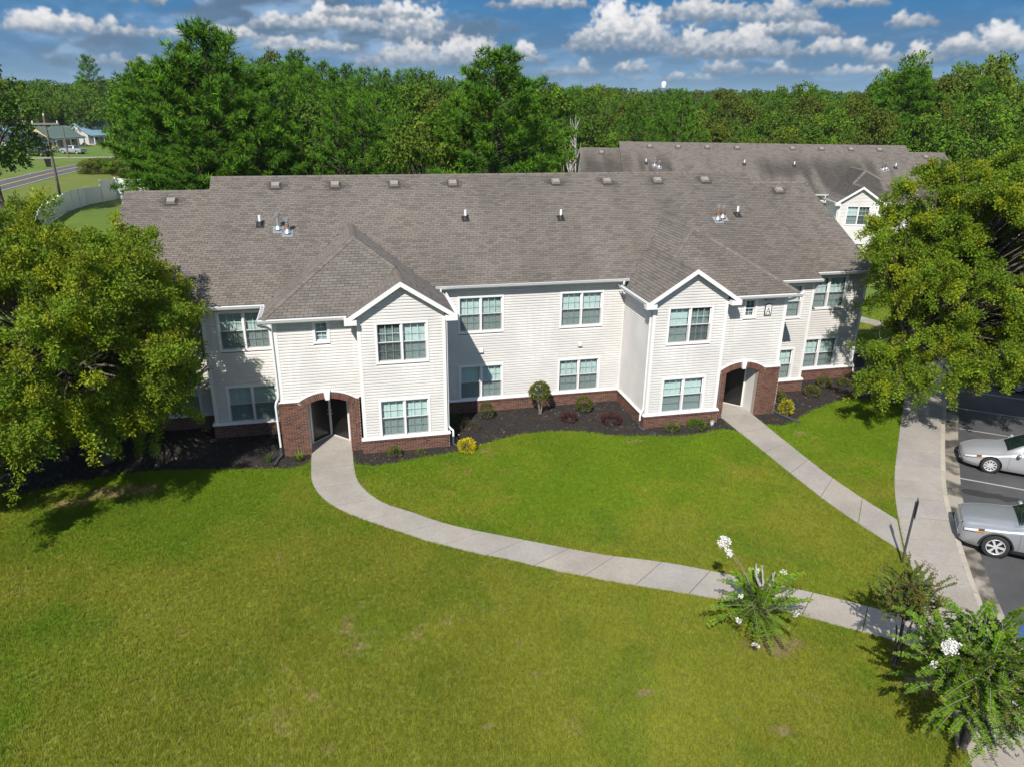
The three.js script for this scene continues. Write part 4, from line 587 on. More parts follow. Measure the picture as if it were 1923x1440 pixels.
// broad tree close by: limbs reach into clumps, leaves sit on the clumps' outer sides
function bigTree(label, pos, seed, trunk, lobes, perLobe, tone, opt = {}) {
  const t = thing('shade_tree', label, 'tree', pos, 0), r = rng(seed), gs = [], list = [];
  gs.push(limbGeo(trunk, opt.r0 ?? 0.2, opt.r1 ?? 0.13, 10, 12)); const top = V3(...trunk[trunk.length - 1]), fork = [top, V3(...trunk[trunk.length - 2]).lerp(top, 0.6)];
  for (const [c, R, k] of lobes) {
    const st = fork[Math.floor(r() * 2)], e = V3(...c), mid = st.clone().lerp(e, 0.5).add(V3((r() - 0.5) * 0.8, 0.35 + r() * 0.5, (r() - 0.5) * 0.8)); gs.push(limbGeo([st, mid, e], 0.075, 0.018, 5, 6));
    for (let q = 0; q < 4; q++) { const d = rdir(r).multiplyScalar(R * 0.8); gs.push(limbGeo([e.clone().lerp(mid, 0.15), e.clone().addScaledVector(d, 0.5).add(V3(0, 0.1, 0)), e.clone().add(d)], 0.02, 0.006, 4, 4)); }
    const out = e.clone().sub(V3(...opt.mid)).normalize(), tw = Math.round(6 + R * 5);
    for (let w = 0; w < tw; w++) {
      const d = rdir(r).addScaledVector(out, 0.75).add(V3(0, 0.1, 0)).normalize(), L = R * (0.7 + 1.0 * r()), sag = 0.12 + 0.35 * r(), hue = r(), at = (u) => e.clone().addScaledVector(d, L * u).add(V3(0, -sag * L * u * u, 0)), v0 = 0.8 + 0.4 * r();
      const col0 = hue < opt.yellow ? [tone[0] * 1.3, tone[1] * 1.1, tone[2]] : [tone[0] * (0.6 + 0.4 * hue), tone[1] * (0.78 + 0.25 * hue), tone[2] * 1.4], n = Math.round(perLobe * L);
      for (let q = 0; q < n; q++) { const u = 0.1 + 0.95 * Math.sqrt(r()), sp = 0.24 * (1.05 - 0.6 * u), p = at(u).add(rdir(r).multiplyScalar(sp * Math.cbrt(r()))), v = v0 * (0.78 + 0.44 * r()); list.push([p, 0.7 + 0.5 * r(), [col0[0] * v, col0[1] * v, col0[2] * v], rq(r)]); }
    }
  }
  mesh('trunk', mergeGeometries(gs.map((g) => { g.deleteAttribute('uv1'); return g; })), opt.bark ?? barkM, t);
  instances('crown', sprayGeo(seed + 1, 13, 0.15, 0.105, 0.03), leafI, list, t);
  return t;
}
function lobesIn(seed, n, [cx, cy, cz], [rx, ry, rz], R, cut) { const r = rng(seed), out = []; let guard = 0; while (out.length < n && guard++ < 9000) { const d = rdir(r), k = 0.42 + 0.55 * Math.sqrt(r()), p = [cx + d.x * rx * k, cy + d.y * ry * k, cz + d.z * rz * k]; if (cut && cut(...p)) continue; const rad = R * (0.55 + 0.8 * r() * r() + 0.15 * r()); if (out.some(([q, s]) => Math.hypot(q[0] - p[0], q[1] - p[1], q[2] - p[2]) < 0.5 * Math.min(s, rad) + 0.15)) continue; out.push([p, rad, 1]); } return out; }
{ // left tree: base at the bed, crown wide and low towards the viewer
  const lob = lobesIn(101, 250, [-0.75, 5.2, 1.4], [4.8, 4.4, 6.3], 0.8, (x, y, z) => y < (z > 4 ? 1.0 : 1.3) || (y < 2.4 && Math.hypot(x - 0.3, z - 1) < 2.6) || (z < -2.2 && x > 0 && y < 7) || (x > -1.8 && x < 1.9 && z > 1 && y < 2.9));
  bigTree('large leafy tree with low branches over the lawn, at the left end of the building', [-17.2, 0, 1.94], 11, [[0.1, -0.1, 0], [-0.05, 0.7, 0.02], [-0.4, 1.5, 0.1], [-0.55, 2.4, 0.2], [-0.5, 3.4, 0.4]], lob, 16, [0.205, 0.285, 0.006], { mid: [-0.7, 4.6, 1.4], r0: 0.26, r1: 0.16, yellow: 0.3, bark: barkM });
}
{ const lob = lobesIn(207, 260, [2.75, 6.5, 1.2], [4.6, 4.8, 5.0], 0.82, (x, y, z) => y < 3.0 || (y < 3 && Math.hypot(x, z) < 1.8) || (z < -1.6 && x < 1.2 && y < 7.6) || (x < -2.4 && y > 3.2 && y < 6.4 && z < 3) || (x < -2.2 && y < 3.0 && z < -0.6));
  for (const [x, y, z, R] of [[13.4, 2.7, 5.5, 0.8], [14.2, 2.4, 6.0, 0.8], [14.7, 3.3, 5.2, 0.9], [15.5, 3.1, 6.8, 0.8], [16.4, 3.5, 7.3, 0.8], [13.9, 3.6, 4.6, 0.8], [17.3, 3.5, 7.4, 0.8], [15.1, 4.2, 5.5, 1.0], [16.3, 3.8, 6.8, 1.0], [18.2, 3.7, 7.4, 0.9], [13.2, 7.4, 4.6, 0.7], [13.7, 8.1, 4.2, 0.8], [14.4, 6.6, 5.6, 0.8], [17.4, 4.4, 7.4, 1.0], [19.4, 3.9, 7.2, 1.0], [16.9, 3.4, 6.2, 0.8], [15.6, 2.9, 5.6, 0.9], [14.6, 9.6, 4, 0.8], [15.6, 10.4, 4, 0.8]]) lob.push([[x - 16.75, y, z - 2.9], R, 1]);
  bigTree('large yellow-green tree over the pavement, at the right end of the building', [16.75, 0, 2.9], 12, [[0, -0.1, 0], [0.05, 0.9, 0.0], [0.0, 1.9, 0.1], [0.1, 2.9, 0.3]], lob, 18, [0.2, 0.28, 0.006], { mid: [0.9, 5.6, 1.3], r0: 0.2, r1: 0.14, yellow: 0.26 });
}
// crape myrtles: long arching shoots with paired leaves, white flower heads
const leafPair = (() => { const g = new GB(); for (const s of [-1, 1]) { const A = [0, 0, 0], L = [s * 0.038, 0.02, -0.034], Tt = [s * 0.088, 0.012, -0.014], R = [s * 0.048, 0.0, 0.024]; s < 0 ? (g.tri(A, L, Tt), g.tri(A, Tt, R)) : (g.tri(A, Tt, L), g.tri(A, R, Tt)); } const q = g.geo(); q.deleteAttribute('uv'); return q; })();
const floret = sprayGeo(901, 16, 0.07, 0.05, 0.026), flowerM = leafMat({ roughness: 0.7, transmission: 0.15 });
const myrtleLeaf = phys([1, 1, 1], 0.45, { specularIntensity: 0.3, side: THREE.DoubleSide, transmission: 0.22, thickness: 0 });
function myrtle(label, pos, seed, o) {
  const t = thing('crape_myrtle', label, 'shrub', pos, 0, 'young crape myrtles on the lawn'), r = rng(seed), leaves = [], fl = [], gs = [];
  for (let k = 0; k < o.stems; k++) { const a = (k / o.stems) * 6.28 + r(), b = o.spread * (0.5 + r() * 0.5); gs.push(limbGeo([[Math.cos(a) * 0.06, -0.05, Math.sin(a) * 0.06], [Math.cos(a) * b * 0.4, o.h * 0.5, Math.sin(a) * b * 0.4], [Math.cos(a) * b, o.h, Math.sin(a) * b]], o.rad, o.rad * 0.55, 6, 8)); }
  for (let k = 0; k < o.shoots; k++) {
    const a = k * 2.39996 + r() * 0.5, up = lerp(o.up[0], o.up[1], r()), L = lerp(o.len[0], o.len[1], r()), d = V3(Math.cos(a) * Math.cos(up), Math.sin(up), Math.sin(a) * Math.cos(up)), s0 = o.bush ? rdir(r).multiplyScalar(o.bush * Math.sqrt(r())).addScaledVector(d, o.bush * 0.35).add(V3(0, o.h + o.bush * 0.35, 0)) : V3((r() - 0.5) * o.spread * 1.4, o.h * (0.75 + 0.3 * r()), (r() - 0.5) * o.spread * 1.4), droop = o.droop * (0.6 + 0.8 * r());
    if (o.bush && k % 3 === 0) gs.push(limbGeo([[0, o.h * 0.8, 0], [s0.x * 0.5, lerp(o.h * 0.8, s0.y, 0.6), s0.z * 0.5], s0], 0.02, 0.008, 4, 5));
    const at = (u) => s0.clone().addScaledVector(d, L * u).add(V3(0, -droop * L * u * u, 0)), pts = [0, 0.33, 0.66, 1].map(at); gs.push(limbGeo(pts, 0.014, 0.004, 4, 8));
    const step = o.step, n = Math.floor(L / step);
    for (let q = 1; q < n; q++) { const u = q / n; if (u < (o.bare ?? 0.08)) continue; const p = at(u), tn = at(Math.min(1, u + 0.02)).sub(at(u - 0.02)).normalize(), sd = tn.clone().cross(V3(0, 1, 0)).normalize(), nn = sd.clone().cross(tn).normalize(); nn.applyAxisAngle(tn, (o.jit ?? 0.5) * 2 * (r() - 0.5)).applyAxisAngle(sd, (o.jit ?? 0.5) * (r() - 0.5)); const s2 = tn.clone().cross(nn).normalize(), m = new THREE.Matrix4().makeBasis(s2, nn, tn.clone().negate()), v = 0.7 + 0.6 * r(), young = smooth(0.6, 1, u); leaves.push([p, (o.leaf ?? 1) * (0.75 + 0.45 * r()) * (1 - 0.35 * smooth(0.75, 1, u)), [lerp(o.tone[0], o.tip[0], young) * v, lerp(o.tone[1], o.tip[1], young) * v, lerp(o.tone[2], o.tip[2], young) * v], new THREE.Quaternion().setFromRotationMatrix(m)]); }
    if (r() < o.flower) { const e = at(1); for (let q = 0; q < 5 + r() * 4; q++) fl.push([e.clone().add(rdir(r).multiplyScalar(0.055)).add(V3(0, 0.02, 0)), 0.3 + 0.3 * r(), [0.78, 0.77, 0.76], rq(r)]); } else if (r() < (o.seed ?? 0)) { const e = at(1); for (let q = 0; q < 7; q++) leaves.push([e.clone().add(rdir(r).multiplyScalar(0.08)), 0.5, [0.13, 0.09, 0.02], rq(r)]); }
  }
  for (const [p] of o.heads ?? []) gs.push(limbGeo([[0, o.h, 0], [p[0] * 0.45, lerp(o.h, p[1], 0.62), p[2] * 0.45], p], 0.016, 0.006, 5, 8));
  for (const [p, n, s] of o.heads ?? []) for (let q = 0; q < n; q++) fl.push([V3(...p).add(rdir(r).multiplyScalar(s * Math.cbrt(r()))), 0.55 + 0.4 * r(), [0.74, 0.73, 0.72], rq(r)]);
  mesh('trunk', mergeGeometries(gs), o.bark ?? barkPale, t); instances('crown', leafPair, myrtleLeaf, leaves, t); if (fl.length) instances('blossom', floret, flowerM, fl, t);
  for (const pts of o.dead ?? []) mesh('pruned_stub', limbGeo(pts, 0.05, 0.02, 6, 8), std([0.62, 0.61, 0.6], 0.8, { map: T.bark }), t);
  return t;
}
myrtle('spreading crape myrtle with white flower heads and pale bare stubs, beside the curved path', [2.1, 0, 15.88], 21, { stems: 5, h: 0.75, spread: 0.22, rad: 0.035, bush: 0.32, shoots: 62, up: [-0.15, 1.35], len: [0.6, 1.6], droop: 0.26, step: 0.05, tone: [0.095, 0.20, 0.005], tip: [0.165, 0.25, 0.008], flower: 0.1, seed: 0.25, jit: 0.5, leaf: 1.15, heads: [[[-0.75, 2.4, -0.75], 30, 0.15], [[-0.65, 2.15, -0.62], 9, 0.08]], dead: [[[0, 0.7, 0], [0.1, 1.4, -0.05], [0.02, 2.0, -0.12]], [[0, 0.7, 0], [0.18, 1.35, 0.05], [0.34, 1.85, 0.02]], [[0.08, 1.3, -0.03], [-0.1, 1.7, -0.1], [-0.13, 2.05, -0.15]], [[0.18, 1.35, 0.05], [0.26, 1.6, 0.1], [0.2, 1.9, 0.12]], [[0.03, 0.9, 0], [-0.22, 1.25, -0.05], [-0.3, 1.5, -0.02]]] });
myrtle('small upright crape myrtle on bare thin stems, beside the pavement', [4.9, 0, 17.79], 22, { stems: 6, h: 1.75, spread: 0.34, rad: 0.028, bush: 0.55, shoots: 170, up: [-0.2, 1.45], len: [0.3, 0.7], droop: 0.14, jit: 0.7, step: 0.024, tone: [0.09, 0.145, 0.014], tip: [0.16, 0.16, 0.025], flower: 0, seed: 0.5, leaf: 0.62, bark: barkM });
myrtle('big bushy crape myrtle in the lower right corner, with one white flower head', [4.6, 0, 20.25], 23, { stems: 7, h: 1.7, spread: 0.85, rad: 0.055, bush: 0.95, shoots: 400, up: [-0.5, 1.3], len: [0.45, 1.0], droop: 0.35, jit: 0.6, step: 0.036, tone: [0.08, 0.175, 0.005], tip: [0.145, 0.23, 0.008], flower: 0.008, seed: 0.25, leaf: 0.95, heads: [[[-0.85, 2.75, -0.15], 46, 0.13]] });

// clipped and loose shrubs in the beds
function leafBall(seed, rx, ry, rz, n, len, wid, tones, o = {}) { const r = rng(seed), g = new GB(); for (let k = 0; k < n; k++) { const d = rdir(r); if (d.y < -0.55) { k--; continue; } const w = (0.72 + 0.32 * Math.sqrt(r())) * (1 + (o.rough ?? 0.16) * (vnoise(d.x * 3 + seed, d.z * 3 + d.y * 2, seed) - 0.5) * 2), b = V3(d.x * rx * w, ry + d.y * ry * w, d.z * rz * w), dir = d.clone().add(rdir(r).multiplyScalar(0.8)).add(V3(0, 0.25, 0)).normalize(), s = dir.clone().cross(rdir(r)).normalize().multiplyScalar(wid), l = len * (0.6 + 0.8 * r()), t = tones[Math.floor(r() * tones.length)], v = 0.7 + 0.6 * r(), col = t.map((x) => x * v), m = b.clone().addScaledVector(dir, l * 0.5), e = b.clone().addScaledVector(dir, l); g.tri(b.toArray(), m.clone().add(s).toArray(), e.toArray(), col); g.tri(b.toArray(), e.toArray(), m.clone().sub(s).toArray(), col); } return g.geo(); }
const GR = [[0.07, 0.115, 0.01], [0.10, 0.14, 0.012], [0.05, 0.085, 0.01]], YE = [[0.66, 0.53, 0.01], [0.6, 0.5, 0.012], [0.4, 0.38, 0.012]], RD = [[0.085, 0.022, 0.026], [0.06, 0.018, 0.02], [0.11, 0.04, 0.03]], BN = [[0.10, 0.06, 0.025], [0.08, 0.06, 0.03], [0.06, 0.07, 0.02]], LG = [[0.12, 0.17, 0.015], [0.09, 0.14, 0.012]];
let shrubSeed = 500;
function shrub(label, x, z, rx, ry, tones, n, o = {}) { const t = thing('shrub', label, 'shrub', [x, 0.01, z], 0, 'shrubs in the mulch beds'), y = o.lift ?? 0; const c = mesh('foliage', leafBall(shrubSeed++, rx, ry, o.rz ?? rx, n, o.len ?? 0.06, o.wid ?? 0.014, tones, o), leafV, t); c.position.y = y; const r = rng(shrubSeed), gs = []; for (let k = 0; k < 4; k++) { const a = r() * 6.28; gs.push(limbGeo([[0, -0.02, 0], [Math.cos(a) * rx * 0.25, y + ry * 0.5, Math.sin(a) * rx * 0.25], [Math.cos(a) * rx * 0.5, y + ry, Math.sin(a) * rx * 0.5]], 0.018, 0.006, 5, 5)); } mesh('stem', mergeGeometries(gs), barkM, t); return t; }
shrub('bright yellow shrub at the lawn edge by the left gable', -3.59, 3.85, 0.33, 0.24, YE, 900, { len: 0.08, rough: 0.4 });
shrub('small cone-shaped green shrub below the left lower window', -2.19, 0.95, 0.27, 0.38, GR, 900);
shrub('round clipped green shrub below the right lower window', 2.22, 1.05, 0.36, 0.36, [[0.10, 0.14, 0.01], [0.075, 0.115, 0.01]], 1300, { rough: 0.06 });
shrub('low dark red shrub in front of the two-stemmed topiary', 1.29, 1.85, 0.36, 0.17, RD, 900, { rough: 0.25 });
shrub('wider dark red shrub near the right gable side wall', 3.02, 2.42, 0.46, 0.2, RD, 1200, { rough: 0.25 });
shrub('withered brown shrub at the edge of the gable shadow', -3.2, 1.95, 0.42, 0.2, BN, 520, { rough: 0.5, len: 0.09, wid: 0.007 });
shrub('small sparse green shrub in front of the right gable', 5.31, 3.72, 0.28, 0.15, LG, 520, { rough: 0.3 });
shrub('low rounded bright green shrub in front of the right gable', 6.41, 3.72, 0.4, 0.19, [[0.11, 0.18, 0.012], [0.08, 0.15, 0.01]], 1100, { rough: 0.08 });
shrub('tall yellow-topped shrub beside the right entrance drain pipe', 10.95, 3.2, 0.28, 0.36, [...YE, [0.16, 0.22, 0.015], [0.12, 0.18, 0.015]], 1000, { rough: 0.25, len: 0.08 });
shrub('boxy green shrub against the right entrance brick wall', 11.55, 1.55, 0.36, 0.26, [[0.10, 0.125, 0.01], [0.15, 0.15, 0.012]], 900, { rough: 0.12 });
shrub('boxy green shrub alone in the middle of the right bed', 13.5, 1.4, 0.36, 0.26, [[0.10, 0.125, 0.01], [0.13, 0.135, 0.012]], 900, { rough: 0.12 });
shrub('rounded green shrub below the far right lower window', 14.84, 0.45, 0.36, 0.25, [[0.10, 0.125, 0.01], [0.12, 0.13, 0.012]], 900, { rough: 0.12 });
shrub('smallest green shrub at the far right corner of the building', 15.95, 0.5, 0.28, 0.17, [[0.10, 0.125, 0.01], [0.12, 0.13, 0.012]], 620, { rough: 0.14 });
shrub('small round green shrub under the left gable window', -6.41, 3.72, 0.23, 0.2, LG, 520, { rough: 0.3 });
shrub('thin green sprig to the right of the left gable shrub', -5.35, 3.78, 0.18, 0.1, LG, 160, { rough: 0.5 });
shrub('small dark green plant in the shadow beside the left gable', -3.55, 1.0, 0.24, 0.16, GR, 200, { rough: 0.5, len: 0.1, wid: 0.02 });
{ // topiary on two pale stems
  const t = thing('topiary', 'round topiary on two pale stems between the lower middle windows', 'topiary', [0.23, 0.0, 0.84]); const c = mesh('crown', leafBall(611, 0.43, 0.45, 0.43, 2300, 0.075, 0.02, [[0.11, 0.15, 0.012], [0.17, 0.17, 0.02], [0.14, 0.12, 0.03], [0.06, 0.11, 0.01]], { rough: 0.16 }), leafV, t); c.position.y = 0.58; mesh('stem', limbGeo([[0.02, -0.03, 0], [-0.03, 0.3, 0.02], [-0.1, 0.9, 0.03]], 0.045, 0.03, 7, 8), barkPale, t); mesh('stem', limbGeo([[0.05, -0.03, 0.0], [0.09, 0.3, 0.0], [0.14, 0.9, -0.03]], 0.04, 0.028, 7, 8), barkPale, t); }
{ // strap-leaved plant by the left entrance, potted plant by the right
  const r = rng(77), strap = (n, len, tone) => { const g = new GB(); for (let k = 0; k < n; k++) { const a = r() * 6.28, l = len * (0.6 + 0.6 * r()), o = 0.25 + 0.6 * r(), w = 0.014, P = (u) => [Math.cos(a) * l * o * u + Math.cos(a * 5) * 0.06, l * (u - 0.35 * o * u * u), Math.sin(a) * l * o * u + Math.sin(a * 5) * 0.06], s = [-Math.sin(a) * w, 0, Math.cos(a) * w], add = (p, k2) => [p[0] + s[0] * k2, p[1], p[2] + s[2] * k2], v = 0.7 + 0.7 * r(), c = tone.map((x) => x * v); for (const [u0, u1] of [[0, 0.5], [0.5, 1]]) { const a0 = P(u0), a1 = P(u1), k0 = 1 - u0 * 0.5, k1 = u1 === 1 ? 0.05 : 0.75; g.quad(add(a0, k0), add(a0, -k0), add(a1, -k1), add(a1, k1), c); } } return g.geo(); };
  const t = thing('strap_leaved_plant', 'yellow-green strap-leaved plant at the foot of the left brick entrance', 'plant', [-10.0, 0.01, 3.4]); mesh('leaves', strap(60, 0.5, [0.15, 0.2, 0.015]), leafV, t);
  const t3 = thing('strap_leaved_plant', 'dark strap-leaved plant in the shaded bed left of the entrance', 'plant', [-11.15, 0.01, 3.3]); mesh('leaves', strap(26, 0.45, [0.05, 0.1, 0.012]), leafV, t3);
  const t2 = thing('potted_plant', 'small potted plant beside the left pier of the right entrance', 'potted plant', [7.25, 0.01, 3.5]); mesh('pot', new THREE.LatheGeometry([[0, 0], [0.075, 0], [0.1, 0.2], [0.105, 0.2], [0.095, 0.2], [0.085, 0.17], [0, 0.17]].map(([a, c]) => new THREE.Vector2(a, c)), 18), M.vinyl, t2); mesh('leaves', strap(22, 0.3, [0.2, 0.2, 0.02]), leafV, t2).position.y = 0.18; }
{ // weed seedlings dotted over the beds: too many small ones to tell apart
  const r = rng(88), list = []; for (let k = 0; k < 1400; k++) { const x = lerp(-16, 16.5, r()), z = lerp(0.3, 4.4, r()); if (!inBed(x, z) || vnoise(x * 0.9, z * 0.9, 7) < 0.72) continue; list.push([V3(x, 0.03, z), 0.18 + 0.3 * r(), [0.11 + 0.05 * r(), 0.2, 0.015], rq(r)]); } const im = instances('seedlings', sprayGeo(903, 9, 0.12, 0.09, 0.03), leafI, list, scene); tag(im, 'tiny green weed seedlings dotted over the mulch', 'weeds', null, 'stuff'); }

// ---------------------------------------------------------------- cars: one lofted body each, panes and lamps cut from the same surface
const cr = (a, b, c, d, t) => 0.5 * (2 * b + (c - a) * t + (2 * a - 5 * b + 4 * c - d) * t * t + (3 * b - a - 3 * c + d) * t * t * t);
const spl = (arr, u) => { const n = arr.length - 1, f = clamp(u) * n, i = Math.min(n - 1, Math.floor(f)), g = (k) => arr[clamp(k, 0, n)]; return cr(g(i - 1), g(i), g(i + 1), g(i + 2), f - i); };
const rimM = std([0.62, 0.63, 0.65], 0.35, { metalness: 0.35 }), tyreM = std([0.02, 0.02, 0.021], 0.85), trimM = std([0.02, 0.021, 0.023], 0.6), carGlass = phys([0.012, 0.022, 0.022], 0.04, { clearcoat: 1, clearcoatRoughness: 0.02 }), lampM = phys([0.55, 0.57, 0.6], 0.06, { clearcoat: 1 }), amberM = phys([0.62, 0.2, 0.01], 0.2, { clearcoat: 1 }), tailM = phys([0.35, 0.01, 0.01], 0.2, { clearcoat: 1 });
function makeCar(name, label, pos, turn, S, paint) {
  // S.st: stations front to back [x, half width, underside, belt height, top height, top half width]
  const t = thing(name, label, 'car', pos, turn, S.group), st = S.st, xs = st.map((a) => a[0]);
  const sec = (u) => { const n = st.length - 1, f = clamp(u) * n, i = Math.min(n - 1, Math.floor(f)), k = f - i, q = st[i].map((_, c) => cr(st[Math.max(0, i - 1)][c], st[i][c], st[i + 1][c], st[Math.min(n, i + 2)][c], k)); return q; };
  const U = (x) => { let lo = 0, hi = 1; for (let k = 0; k < 30; k++) { const m = (lo + hi) / 2; if (sec(m)[0] > x) lo = m; else hi = m; } return lo; };
  const surf = (u, v) => { const [x, w, lo, be, to, tw] = sec(u), zs = [0, w * 0.8, w * 0.95, w, w * 0.985, w * 0.95, lerp(w * 0.95, tw, 0.55), tw, tw * 0.6, 0], ys = [lo, lo, lo + 0.09, lerp(lo, be, 0.42), lerp(lo, be, 0.82), be, lerp(be, to - 0.06, 0.52), to - 0.065, to - 0.012, to]; return [x, spl(ys, v), spl(zs, v)]; };
  const skin = (u0, u1, v0, v1, nu, nv, off, side) => {
    const P = [], I = []; for (let i = 0; i <= nu; i++) for (let j = 0; j <= nv; j++) { const u = lerp(u0, u1, i / nu), v = lerp(v0, v1, j / nv), p = surf(u, v), e = 0.004, a = surf(Math.min(1, u + e), v), b = surf(Math.max(0, u - e), v), c = surf(u, Math.min(1, v + e)), d = surf(u, Math.max(0, v - e)), n = V3(a[0] - b[0], a[1] - b[1], a[2] - b[2]).cross(V3(c[0] - d[0], c[1] - d[1], c[2] - d[2])).normalize(); if (n.z < 0 && p[2] > 0.05) n.negate(); if (p[2] <= 0.05 && n.y < 0 && v > 0.5) n.negate(); P.push(p[0] + n.x * off, p[1] + n.y * off, (p[2] + n.z * off) * side); }
    for (let i = 0; i < nu; i++) for (let j = 0; j < nv; j++) { const a = i * (nv + 1) + j, b = a + 1, c = a + nv + 1, d = c + 1; side > 0 ? I.push(a, b, c, b, d, c) : I.push(a, c, b, b, c, d); }
    const g = new THREE.BufferGeometry(); g.setAttribute('position', new THREE.Float32BufferAttribute(P, 3)); g.setIndex(I); g.computeVertexNormals(); return g;
  };
  const both = (a, b, c, d, nu, nv, off) => mergeGeometries([skin(a, b, c, d, nu, nv, off, 1), skin(a, b, c, d, nu, nv, off, -1)]);
  const capEnd = (u, s) => { const g = new GB(), P = []; for (let j = 0; j <= 24; j++) P.push(surf(u, j / 24)); for (let j = 0; j < 24; j++) { const a = P[j], b = P[j + 1], A = [a[0], a[1], -a[2]], B = [b[0], b[1], -b[2]]; s > 0 ? g.quad(A, a, b, B) : g.quad(B, b, a, A); } const q = g.geo(); q.deleteAttribute('uv'); return q; };
  const shell = both(0, 1, 0, 1, 90, 36, 0), c0 = capEnd(0, 1), c1 = capEnd(1, -1); for (const g of [c0, c1]) g.setIndex([...Array(g.attributes.position.count).keys()]);
  const full = mergeVertices(mergeGeometries([shell, c0, c1]), 1e-4), ev = new Evaluator(); ev.attributes = ['position', 'normal']; ev.useGroups = false; let br = new Brush(full); br.updateMatrixWorld();
  for (const ax of S.ax) for (const s of [1, -1]) { const cy = new THREE.CylinderGeometry(S.R + 0.06, S.R + 0.06, 0.42, 36).rotateX(Math.PI / 2); cy.deleteAttribute('uv'); cy.translate(ax, S.R + 0.01, s * (S.w - 0.02)); const cb2 = new Brush(cy); cb2.updateMatrixWorld(); br = ev.evaluate(br, cb2, SUBTRACTION); br.updateMatrixWorld(); }
  mesh('body', br.geometry, paint, t);
  mesh('windscreen', both(U(S.ws[0]), U(S.ws[1]), 0.80, 1, 10, 10, 0.006), carGlass, t); mesh('rear_window', both(U(S.rw[0]), U(S.rw[1]), 0.80, 1, 10, 10, 0.006), carGlass, t);
  for (const [a, b] of S.win) for (const s of [1, -1]) mesh('side_window', skin(U(a), U(b), 0.575, 0.745, 14, 8, 0.007, s), carGlass, t);
  for (const x of S.seam) for (const s of [1, -1]) mesh('door_seam', skin(U(x + 0.004), U(x - 0.004), 0.2, 0.56, 1, 16, 0.003, s), trimM, t);
  for (const s of [1, -1]) { mesh('lamp_bezel', skin(U(S.lamp[0] + 0.02), U(S.lamp[1] - 0.06), S.lamp[2] - 0.012, S.lamp[3] + 0.012, 10, 6, 0.005, s), trimM, t); mesh('headlight', skin(U(S.lamp[0]), U(S.lamp[1] + 0.1), S.lamp[2] + 0.015, S.lamp[3], 10, 6, 0.009, s), lampM, t); mesh('indicator', skin(U(S.lamp[1] + 0.16), U(S.lamp[1] - 0.06), S.lamp[2], S.lamp[2] + 0.035, 5, 3, 0.011, s), amberM, t); mesh('tail_light', skin(U(S.tail[0]), U(S.tail[1]), 0.45, 0.54, 8, 5, 0.008, s), tailM, t); mesh('sill', skin(U(S.ax[0] - 0.4), U(S.ax[1] + 0.4), 0.1, 0.27, 24, 6, 0.006, s), S.cladding ? trimM : paint, t);
    mesh('door_handle', new GB().box(S.seam[1] + 0.08, S.seam[1] + 0.28, S.st[5][3] - 0.13, S.st[5][3] - 0.105, s * (S.w - 0.02), s * (S.w + 0.022)), paint, t);
    const mi = mesh('mirror', new THREE.SphereGeometry(1, 14, 10).scale(0.075, 0.075, 0.11), paint, t); mi.position.set(S.mir[0], S.mir[1], s * (S.w + 0.09)); mesh('mirror_arm', new GB().box(S.mir[0] - 0.02, S.mir[0] + 0.02, S.mir[1] - 0.05, S.mir[1] - 0.02, s * (S.w - 0.1), s * (S.w + 0.05)), trimM, t); }
  // nose: grille bars and lower intake, bumper strip, wipers
  const gr = new GB(), [gx, gy0, gy1, gw] = S.grille; gr.hex([[gx - 0.2, gy0, gw * 0.8], [gx + 0.012, gy0, gw * 0.78], [gx + 0.012, gy0, -gw * 0.78], [gx - 0.2, gy0, -gw * 0.8], [gx - 0.2, gy1, gw], [gx - 0.03, gy1, gw * 0.97], [gx - 0.03, gy1, -gw * 0.97], [gx - 0.2, gy1, -gw]]); mesh('grille', gr, trimM, t);
  for (let k = 0; k < S.bars; k++) { const y = lerp(gy0 + 0.05, gy1 - 0.04, k / Math.max(1, S.bars - 1)), x = gx + 0.018 - 0.042 * ((y - gy0) / (gy1 - gy0)); mesh('grille_bar', new GB().box(x - 0.02, x + 0.008, y - 0.012, y + 0.012, -gw * 0.86, gw * 0.86), rimM, t); }
  mesh('bumper_insert', new GB().box(gx - 0.3, gx - 0.02, S.st[0][2] + 0.01, S.st[0][2] + 0.1, -S.w * 0.72, S.w * 0.72), trimM, t);
  for (const [a, b] of [[0.05, 0.62], [-0.6, 0.0]]) { const p = surf(U(S.ws[0] - 0.06), 0.97); mesh('wiper', new GB().bar([S.ws[0] - 0.05, p[1] + 0.02, a], [S.ws[0] - 0.12, p[1] + 0.05, b], 0.018, 0.014), trimM, t); }
  for (const ax of S.ax) for (const s of [1, -1]) {
    const w = group('wheel', t); w.position.set(ax, S.R, s * (S.w - 0.125)); const R = S.R, W = 0.11;
    mesh('wheel_well', new THREE.CylinderGeometry(R + 0.058, R + 0.058, 0.2, 40, 1, true).rotateX(Math.PI / 2).translate(0, 0.01, -s * 0.03), trimM, w);
    if (S.cladding) mesh('arch_trim', new THREE.TorusGeometry(R + 0.075, 0.035, 8, 40, Math.PI * 1.02).translate(0, 0, s * 0.098), trimM, w);
    mesh('tyre', new THREE.LatheGeometry([[R * 0.66, -W], [R * 0.92, -W * 1.02], [R, -W * 0.75], [R, W * 0.75], [R * 0.92, W * 1.02], [R * 0.68, W * 0.98], [R * 0.66, W * 0.7]].map(([a, b]) => new THREE.Vector2(a, b)), 44).rotateX(Math.PI / 2), tyreM, w);
    const rg = [new THREE.CylinderGeometry(R * 0.68, R * 0.68, W, 40, 1, true).rotateX(Math.PI / 2), new THREE.TorusGeometry(R * 0.66, 0.014, 8, 44).translate(0, 0, s * W * 0.93), new THREE.CylinderGeometry(0.06, 0.07, 0.04, 20).rotateX(Math.PI / 2).translate(0, 0, s * W * 0.78)];
